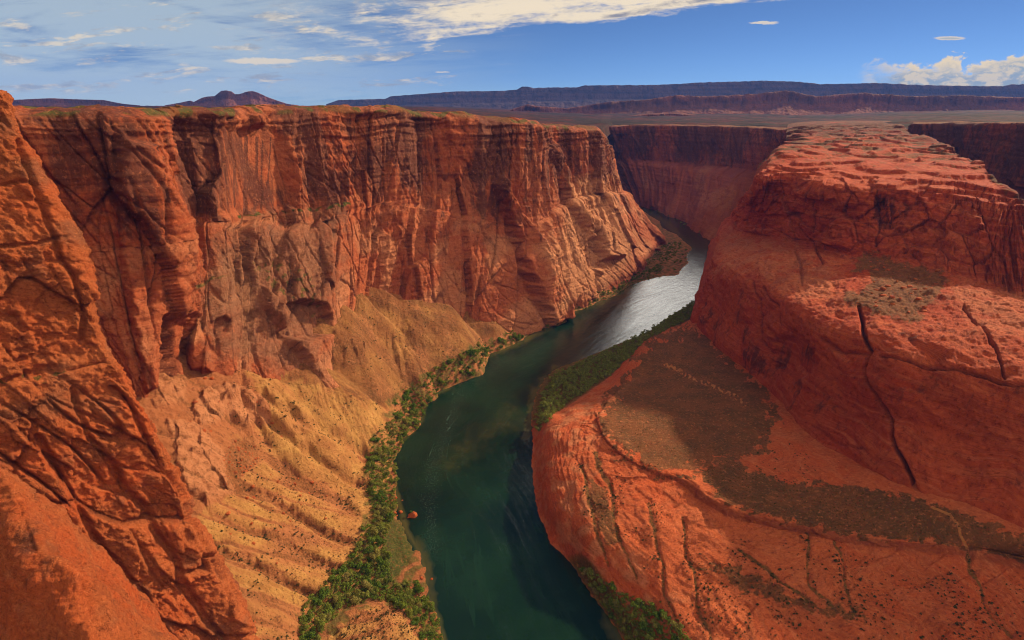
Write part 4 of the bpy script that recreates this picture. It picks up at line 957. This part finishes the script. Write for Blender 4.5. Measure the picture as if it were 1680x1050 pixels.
shal = np.maximum(shal, .40*poly_mask(uW, vW, [(700, 760), (780, 690), (860, 630), (870, 700), (830, 720), (740, 790)], 30, 10, 4))
shal = np.maximum(shal, .7*ss(line_dist(uW, vW, shoreL, 7, 5), 13, 0)); shal = np.maximum(shal, .6*poly_mask(uW, vW, [(985, 985), (1010, 1000), (1060, 1070), (1020, 1070), (985, 1030)], 12, 6, 6))
shal = np.maximum(shal, .6*poly_mask(uW, vW, [(655, 870), (690, 880), (710, 920), (720, 1000), (700, 990), (690, 920)], 10, 5, 8))
foam = ss(line_dist(uW, vW, [(920, 555), (850, 580), (790, 610), (750, 650), (728, 700), (712, 760), (705, 830), (712, 900)], 10, 7), 36, 4)
foam = np.maximum(foam, .8*ss(line_dist(uW, vW, [(1000, 495), (940, 530), (890, 552)], 6, 9), 12, 2))
cl = catmull(np.array([P(a_, b_, z=0) for a_, b_ in [(760, 1300), (735, 1100), (712, 960), (690, 860), (662, 790), (672, 720), (715, 665), (775, 610), (860, 566), (935, 522), (1010, 482), (1090, 455), (1140, 425), (1150, 395), (1110, 370), (1050, 336)]]), np.linspace(0, 15, 160))
fd = np.full(X.shape, 1e9); fa = np.zeros(X.shape); cum = 0
for k in range(len(cl)-1):
    e_ = cl[k+1]-cl[k]; L_ = e_[0]**2+e_[1]**2; t_ = np.clip(((X-cl[k, 0])*e_[0]+(Y-cl[k, 1])*e_[1])/L_, 0, 1)
    dd = np.hypot(X-cl[k, 0]-t_*e_[0], Y-cl[k, 1]-t_*e_[1]); mm = dd < fd; fd = np.where(mm, dd, fd); fa = np.where(mm, cum+t_*math.sqrt(L_), fa); cum += math.sqrt(L_)
fd += 6*n2(fa/90, fd/30, 5)
o = grid_mesh('river', Q, M['water'], dict(shallow=shal, foam=foam, flow=fd, along=fa)); tag(o, 'dark green river winding through the canyon', kind='structure')
# valley floor under everything the terrain sheets leave open
gm = [(-3000, -400, -6), (4000, -400, -6), (4000, 3200, -6), (-3000, 3200, -6)]
o = raw_mesh('ground', np.array(gm, float), np.array([[0, 1, 2, 3]]), M['talus']); tag(o, 'canyon floor beneath the river', kind='structure')

# ================================================================== plants
def leaf_mat(name, a, b, c):
    m, g = material(name)
    oi = g.n('ShaderNodeObjectInfo'); rnd = S(g, oi.outputs['Random'])
    p = g.pos(); n = g.noise(p, .9, 4, .65); nn = g.noise(p, .05, 3, .5)
    cc = g.mix(g.sm(n, .35, .65), a, b); cc = g.mix(g.sm(nn*.6+rnd*.4, .4, .7)*.7, cc, c); cc = g.mix(g.sm(rnd, .80, .98)*.65, cc, (.20, .15, .05)); cc = g.mix(g.sm(rnd, .22, .02)*.5, cc, (.03, .06, .012))
    d = g.n('ShaderNodeBsdfDiffuse'); g.put(d.inputs[0], cc)
    t = g.n('ShaderNodeBsdfTranslucent'); g.put(t.inputs[0], cc)
    mx = g.n('ShaderNodeMixShader'); mx.inputs[0].default_value = .3
    g.put(mx.inputs[1], S(g, d.outputs[0])); g.put(mx.inputs[2], S(g, t.outputs[0]))
    g.out(S(g, mx.outputs[0])); return m
M['leaf'] = leaf_mat('tamarisk_leaves', (.040, .085, .010), (.130, .185, .024), (.180, .180, .030))
M['leaf2'] = leaf_mat('olive_leaves', (.105, .135, .022), (.215, .220, .042), (.220, .180, .045))
M['scrub'] = leaf_mat('dry_scrub', (.045, .046, .016), (.085, .072, .026), (.100, .068, .030))
M['tuft'] = leaf_mat('bench_grass', (.085, .062, .020), (.120, .080, .026), (.065, .060, .020))
m, g = material('bark'); g.out(g.bsdf((.09, .055, .035), .9)); M['bark'] = m

def clump(r, lobes, leaves, size, flat=.75, lr=rng):
    """crown of many small leaf faces spread through several lobes, with bare gaps; returns V, F"""
    C = []; 
    for k in range(lobes):
        a = lr.uniform(0, 2*np.pi); q = r*.62*math.sqrt(lr.uniform(.02, 1))
        C.append((q*math.cos(a), q*math.sin(a), r*flat*lr.uniform(.35, 1.05), r*lr.uniform(.30, .52)))
    C = np.array(C); w = C[:, 3]**2; w /= w.sum()
    k = lr.choice(lobes, leaves, p=w)
    dr = lr.normal(size=(leaves, 3)); dr /= np.linalg.norm(dr, axis=1)[:, None]; dr[:, 2] = np.where(dr[:, 2] < -.3, -dr[:, 2], dr[:, 2])
    rad = C[k, 3]*lr.uniform(.45, 1.08, leaves)**.6
    c = C[k, :3]+dr*rad[:, None]*np.array([1, 1, flat]); c[:, 2] = np.maximum(c[:, 2], .12*r)
    nrm = dr+lr.normal(size=(leaves, 3))*.55; nrm /= np.linalg.norm(nrm, axis=1)[:, None]
    t = np.cross(nrm, lr.normal(size=(leaves, 3))); t /= np.linalg.norm(t, axis=1)[:, None]; b = np.cross(nrm, t)
    s = size*lr.uniform(.6, 1.35, leaves)[:, None]
    V = np.stack([c-t*s-b*s*.5, c+t*s*.2-b*s*.8, c+t*s+b*s*.4, c-t*s*.1+b*s*.8], 1).reshape(-1, 3)
    return V, np.arange(leaves*4).reshape(-1, 4)
def stems(r, n, lr=rng):
    V = []; F = []
    for k in range(n):
        a = lr.uniform(0, 2*np.pi); e = np.array([math.cos(a)*r*.45, math.sin(a)*r*.45, r*.62*lr.uniform(.7, 1.1)])
        pts = [np.zeros(3)+e*np.array([.08, .08, -.15]), e*np.array([.4, .4, .5]), e]; rad = [.05*r, .035*r, .012*r]
        base = len(V)
        for q, w in zip(pts, rad):
            for j in range(5):
                V.append(q+w*np.array([math.cos(j*1.2566), math.sin(j*1.2566), 0]))
        for s in range(2):
            for j in range(5): F.append([base+s*5+j, base+s*5+(j+1) % 5, base+s*5+5+(j+1) % 5, base+s*5+5+j])
    return np.array(V), np.array(F)
protos = []
for k in range(7):
    V, F = clump(1.0, 6+k % 4, 620, .088, flat=(1.0, .85, 1.2, .95)[k % 4])
    V2, F2 = stems(1.0, 5)
    o = raw_mesh('riverside_shrub', np.concatenate([V, V2]), np.concatenate([F, F2+len(V)]), M['leaf' if k % 3 else 'leaf2'], smooth=False)
    o.data.materials.append(M['bark'])
    mi = np.zeros(len(F)+len(F2), np.int32); mi[len(F):] = 1; o.data.polygons.foreach_set('material_index', mi)
    protos.append(o.data); bpy.data.objects.remove(o)

def sampler(Q, keep=None):
    """surface points of a terrain grid with their photo pixels"""
    V = Q.reshape(-1, 3); u, v, d = project(V); return V, u, v, d
Vt, ut, vt, dt_ = sampler(Qt); ok = (Vt[:, 2] > .05); Vt, ut, vt, dt_ = Vt[ok], ut[ok], vt[ok], dt_[ok]
Vd, ud, vd, dd_ = sampler(DM2); ok = (Vd[:, 2] > .05); Vd, ud, vd, dd_ = Vd[ok], ud[ok], vd[ok], dd_[ok]
Vm, um, vm, dm_ = sampler(MS2)
def scatter(V, u, v, poly, n, gap, lr=rng, dens=None):
    """n spots inside an outline, no two nearer than gap metres (gap may grow with the spot)"""
    w = poly_mask(u, v, poly, 2) > .5
    if dens is not None: w &= dens(V)
    c = V[w]
    if len(c) == 0: return np.zeros((0, 3))
    # equal chance per ground area in the picture
    c = c[lr.permutation(len(c))]
    out = []; cell = {}
    for q in c:
        k = (int(q[0]//gap), int(q[1]//gap)); bad = False
        for i in (-1, 0, 1):
            for j in (-1, 0, 1):
                for p2 in cell.get((k[0]+i, k[1]+j), ()):
                    if (p2[0]-q[0])**2+(p2[1]-q[1])**2 < gap*gap: bad = True
        if bad: continue
        cell.setdefault(k, []).append(q); out.append(q)
        if len(out) >= n: break
    return np.array(out)
LB1 = [(492, 1055), (497, 995), (530, 962), (585, 905), (598, 865), (615, 850), (603, 800), (598, 770), (605, 725), (640, 692), (650, 662), (688, 645), (712, 662), (700, 698), (670, 735), (658, 765), (658, 810), (640, 850), (632, 900), (640, 950), (690, 965), (710, 1000), (735, 1055), (695, 1055), (672, 1010), (640, 985), (600, 985), (562, 1000), (535, 1025), (520, 1055)]
LB2 = [(640, 668), (652, 645), (700, 612), (760, 578), (830, 547), (895, 518), (918, 536), (872, 568), (810, 594), (752, 632), (716, 666), (700, 668)]
LB3 = [(925, 512), (985, 478), (1040, 448), (1085, 425), (1085, 446), (1042, 472), (996, 500), (938, 522)]
RB1 = [(1145, 492), (1060, 548), (985, 582), (915, 614), (892, 645), (878, 690), (882, 712), (905, 682), (942, 655), (1000, 616), (1035, 585), (1058, 558), (1140, 520)]
RB2 = [(952, 935), (975, 938), (1012, 970), (1055, 985), (1085, 1005), (1130, 1050), (1160, 1090), (1060, 1090), (1030, 1050), (1000, 1012), (972, 965)]
zones = [
 (Vt, ut, vt, LB1, 142, 3.8, (2.6, 5.6), 'bushy green shrub in the wide thicket at the foot of the near golden slope', 'shrubs of the near left bank'),
 (Vt, ut, vt, LB2, 62, 5.0, (3.4, 6.6), 'rounded green shrub in the narrow strip of left bank below the sandy ribs', 'shrubs below the sandy ribs'),
 (Vt, ut, vt, LB3, 48, 5.0, (2.8, 5.6), 'dark green shrub at the foot of the left cliff near the shining water', 'shrubs at the far cliff foot'),
 (Vd, ud, vd, RB2, 44, 3.6, (2.4, 4.8), 'dark olive shrub at the water edge below the orange dome', 'shrubs below the orange dome')]
first = True
for V, u, v, poly, n, gap, sz, label, group in zones:
    for q in scatter(V, u, v, poly, n, gap):
        o = bpy.data.objects.new('riverside_shrub', protos[rng.integers(len(protos))]); col.objects.link(o)
        s = sz[0]+(sz[1]-sz[0])*rng.random()**1.6
        o.location = q-np.array([0, 0, .12*s]); o.rotation_euler = (0, 0, rng.uniform(0, 6.28)); o.scale = (s*rng.uniform(.85, 1.15), s*rng.uniform(.85, 1.15), s*rng.uniform(.7, 1.05))
        tag(o, label, 'shrub', group)
def mass(name, pts, sizes, leaves, lsz, mat, label, lobes=5, flat=.7):
    Vs = []; Fs = []; base = 0
    bank = [clump(1.0, lobes, leaves, lsz, flat) for _ in range(24)]
    for q, s in zip(pts, sizes):
        V, F = bank[rng.integers(24)]; a = rng.uniform(0, 6.28); ca, sa = math.cos(a), math.sin(a)
        W_ = np.stack([V[:, 0]*ca-V[:, 1]*sa, V[:, 0]*sa+V[:, 1]*ca, V[:, 2]-.1], 1)*s+q
        Vs.append(W_); Fs.append(F+base); base += len(V)
    o = raw_mesh(name, np.concatenate(Vs), np.concatenate(Fs), mat, smooth=False)
    return tag(o, label, kind='stuff')
q1 = scatter(Vd, ud, vd, RB1, 1500, 4.6)
for k in range(12):
    t = (k+rng.uniform(-.3, .3))/11; q = lerp(P(1052, 335, z=1.5), P(1160, 388, z=1.5), min(max(t, 0), 1))+np.array([rng.uniform(-4, 10), rng.uniform(-6, 6), 0])
    o = bpy.data.objects.new('riverside_shrub', protos[rng.integers(len(protos))]); col.objects.link(o); s = rng.uniform(2.5, 4.5); o.location = q; o.scale = (s, s, s*.8)
    tag(o, 'small dark shrub along the far dark reach under the shadowed cliff', 'shrub', 'shrubs of the far reach')
bar = scatter(Vt, ut, vt, [(1062, 452), (1085, 425), (1092, 405), (1122, 396), (1132, 410), (1118, 440), (1095, 450)], 18, 7.0)
for q in bar:
    o = bpy.data.objects.new('riverside_shrub', protos[rng.integers(len(protos))]); col.objects.link(o); s = rng.uniform(2.0, 4.5); o.location = q; o.scale = (s, s, s*.7)
    tag(o, 'low green shrub on the sandy point above the shining water', 'shrub', 'shrubs on the sandy point')
mass('right_bank_thicket', q1, rng.uniform(2.6, 5.6, len(q1)), 170, .115, M['leaf2'], 'dense olive thicket along the right bank below the brown bench', lobes=4, flat=.95)
q2 = np.concatenate([scatter(Vt, ut, vt, LB1, 800, 1.9), scatter(Vt, ut, vt, LB2, 260, 3.0), scatter(Vt, ut, vt, LB3+[(1090, 400), (1120, 396), (1110, 420)], 480, 2.6), scatter(Vd, ud, vd, RB2, 300, 1.9)])
mass('bank_undergrowth', q2, rng.uniform(1.0, 3.2, len(q2)), 90, .14, M['leaf'], 'low green undergrowth along the river banks')
# dry scrub dotted over slopes, benches and ledges
def dens(k, lo, sc=30, seed=0): return lambda V: n2(V[:, 0]/sc, V[:, 1]/sc, seed) > lo
golden = [(385, 604), (640, 665), (632, 760), (600, 860), (560, 960), (480, 1055), (410, 1055), (330, 880), (385, 800)]
sc_ = [scatter(Vt, ut, vt, golden, 1300, 2.0, dens=dens(0, .08, 14, 3)), scatter(Vt, ut, vt, golden, 650, 2.8), scatter(Vt, ut, vt, [(500, 570), (590, 480), (880, 520), (800, 570), (640, 655)], 1300, 2.4),
       scatter(Vt, ut, vt, [(545, 1060), (575, 1015), (610, 996), (650, 992), (680, 1020), (690, 1060)], 420, 1.3),
       scatter(Vd, ud, vd, [(940, 760), (1000, 760), (1120, 860), (1330, 900), (1700, 950), (1700, 1060), (1100, 1060), (960, 900)], 1000, 2.0, dens=dens(0, .12, 26, 9)),
       scatter(Vd, ud, vd, [(1250, 700), (1320, 740), (1350, 790), (1290, 800), (1240, 770)], 130, 1.6), scatter(Vd, ud, vd, [(1140, 920), (1700, 960), (1700, 1060), (1130, 1060)], 500, 2.6)]
for ln in GUL:
    w = line_dist(ut, vt, ln, 6, 3) < 7; c = Vt[w]
    if len(c): sc_.append(c[rng.permutation(len(c))[:90]])
for ln in jl:
    w = line_dist(ud, vd, ln, 5, 3) < 5; c = Vd[w]
    if len(c): sc_.append(c[rng.permutation(len(c))[:34]])
sc_ = [a for a in sc_ if len(a)]
qs = np.concatenate(sc_)
mass('desert_scrub', qs, (.28+.9*rng.random(len(qs))**3)*rng.choice([1, 1, 1, 1.5], len(qs)), 26, .28, M['scrub'], 'dark tufts of dry scrub dotted over the slopes', lobes=3, flat=.6)

SB = [[(1062, 556), (1140, 535), (1200, 590), (1258, 640), (1278, 690), (1250, 738), (1190, 755), (1110, 778), (1070, 770), (1018, 738), (982, 700), (985, 675), (1035, 608)], [(1140, 778), (1195, 752), (1240, 775), (1300, 790), (1400, 800), (1490, 812), (1600, 850), (1700, 890), (1690, 925), (1590, 898), (1490, 886), (1400, 878), (1330, 862), (1260, 848), (1200, 832)]]
qg = np.concatenate([scatter(Vd, ud, vd, SB[0], 1500, 1.9, dens=dens(0, -.15, 16, 31)), scatter(Vd, ud, vd, SB[1], 1300, 1.5, dens=dens(0, -.2, 12, 32))])
mass('dry_grass', qg, .25+.65*rng.random(len(qg))**2, 22, .30, M['tuft'], 'tufts of dry grass covering the brown benches', lobes=3, flat=.6)

# ================================================================== boulders
def boulder_mesh(seed, sub=4, mat='spur'):
    import bmesh
    bm = bmesh.new(); bmesh.ops.create_icosphere(bm, subdivisions=sub, radius=1.0)
    V = np.array([v.co for v in bm.verts]); lr = np.random.default_rng(seed)
    for k in range(9):                                    # flat broken faces
        nn = lr.normal(size=3); nn /= np.linalg.norm(nn); hh = lr.uniform(.55, .85)
        dd = V@nn-hh; V -= np.maximum(dd, 0)[:, None]*nn*.9
    V *= (1+.10*fbm3(V[:, 0]*1.6, V[:, 1]*1.6, V[:, 2]*1.6, 4, seed))[:, None]
    for v, c in zip(bm.verts, V): v.co = c
    me = bpy.data.meshes.new('boulder'); bm.to_mesh(me); bm.free(); me.materials.append(M[mat])
    for p_ in me.polygons: p_.use_smooth = True
    return me
bms = [boulder_mesh(k, 3) for k in range(6)]
big = boulder_mesh(40, 4)
def put_boulder(q, s, me, label, group=None, squash=.75):
    o = bpy.data.objects.new('boulder', me); col.objects.link(o)
    o.location = q; o.scale = (s*rng.uniform(.85, 1.2), s*rng.uniform(.85, 1.2), s*squash); o.rotation_euler = (rng.uniform(-.3, .3), rng.uniform(-.3, .3), rng.uniform(0, 6.28))
    return tag(o, label, 'boulder', group)
w0 = P(677, 846, z=0)
b0 = put_boulder(w0+np.array([0, 0, .5]), 3.4, big, 'largest orange boulder standing in the river with a small green bush on top', squash=.85)
put_boulder(P(670, 849, z=0), 1.0, bms[1], 'small dark red stone in the water touching the bush topped boulder')
put_boulder(P(657, 840, z=0)+np.array([0, 0, .2]), 1.7, bms[2], 'orange boulder in the water between the bank and the bush topped boulder')
put_boulder(P(648, 842, z=0)+np.array([0, 0, .1]), 1.2, bms[3], 'reddish stone half on the bank level with the bush topped boulder')
put_boulder(P(651, 846, z=0), .8, bms[4], 'smallest pale stone beside the reddish stone at the bank')
put_boulder(P(650, 817, z=0), 1.1, bms[5], 'pale flat stone at the bank edge upstream of the bush topped boulder')
put_boulder(P(660, 821, z=0), .8, bms[0], 'grey pink stone lying alone in the shallows upstream')
put_boulder(P(691, 949, z=.3), 1.7, bms[2], 'orange boulder on the near left shore beside yellow reeds')
put_boulder(P(708, 950, z=0), 1.0, bms[1], 'whitish stone alone in the water off the near left shore')
V, F = clump(1.0, 6, 260, .13)
o = raw_mesh('boulder_bush', V, F, M['leaf'], smooth=False); o.location = w0+np.array([-1.0, .8, 2.7]); o.scale = (1.7, 1.7, 1.2)
tag(o, 'small green bush growing on top of the boulder in the river', 'bush')
def strew(V, u, v, poly, n, gap, lo, hi, label, group, mat=None):
    for q in scatter(V, u, v, poly, n, gap):
        put_boulder(q, lo+(hi-lo)*rng.random()**2.2, bms[rng.integers(6)], label, group)
strew(Vm, um, vm, [(1375, 500), (1420, 410), (1560, 440), (1520, 520), (1440, 515)], 60, 5, .7, 3.0, 'red boulder lying on the rubble terrace of the mesa', 'boulders on the mesa terrace')
strew(Vd, ud, vd, [(1240, 640), (1285, 650), (1330, 715), (1318, 735), (1280, 700), (1260, 680)], 55, 2.2, .6, 1.5, 'red block in the rockfall at the foot of the mesa', 'rockfall blocks under the mesa')
strew(Vt, ut, vt, [(368, 800), (364, 745), (385, 722), (420, 727), (425, 758), (398, 786)], 70, 1.5, .5, 1.4, 'dark red block in the rubble patch beside the outcrop on the golden slope', 'rubble blocks on the golden slope')
strew(Vt, ut, vt, [(255, 650), (340, 610), (430, 660), (520, 780), (560, 850), (420, 960), (340, 850), (400, 760)], 60, 5, .5, 1.8, 'reddish boulder strewn over the golden slope below the cliff', 'boulders on the golden slope')
o = put_boulder(P(1431, 494, z=122), 4.6, big, 'largest round red boulder on the lower edge of the mesa terrace')

# ================================================================== air
hv = [(-12500, -3000, -8), (12500, -3000, -8), (12500, 11500, -8), (-12500, 11500, -8)]
hv = np.array(hv+[(a, b, 760) for a, b, c in hv], float)
hf_ = np.array([[0, 3, 2, 1], [4, 5, 6, 7], [0, 1, 5, 4], [1, 2, 6, 5], [2, 3, 7, 6], [3, 0, 4, 7]])
m = bpy.data.materials.new('haze_air'); m.use_nodes = True; g = G(m.node_tree)
pv = g.n('ShaderNodeVolumePrincipled'); pv.inputs['Color'].default_value = (.09, .27, 1.0, 1); pv.inputs['Density'].default_value = 2.6e-5; pv.inputs['Anisotropy'].default_value = 0.0
no = g.n('ShaderNodeOutputMaterial'); m.node_tree.links.new(pv.outputs[0], no.inputs['Volume'])
o = raw_mesh('haze', hv, hf_, m, smooth=False); tag(o, 'thin blue haze in the air', kind='stuff')
scene.cycles.volume_bounces = 0
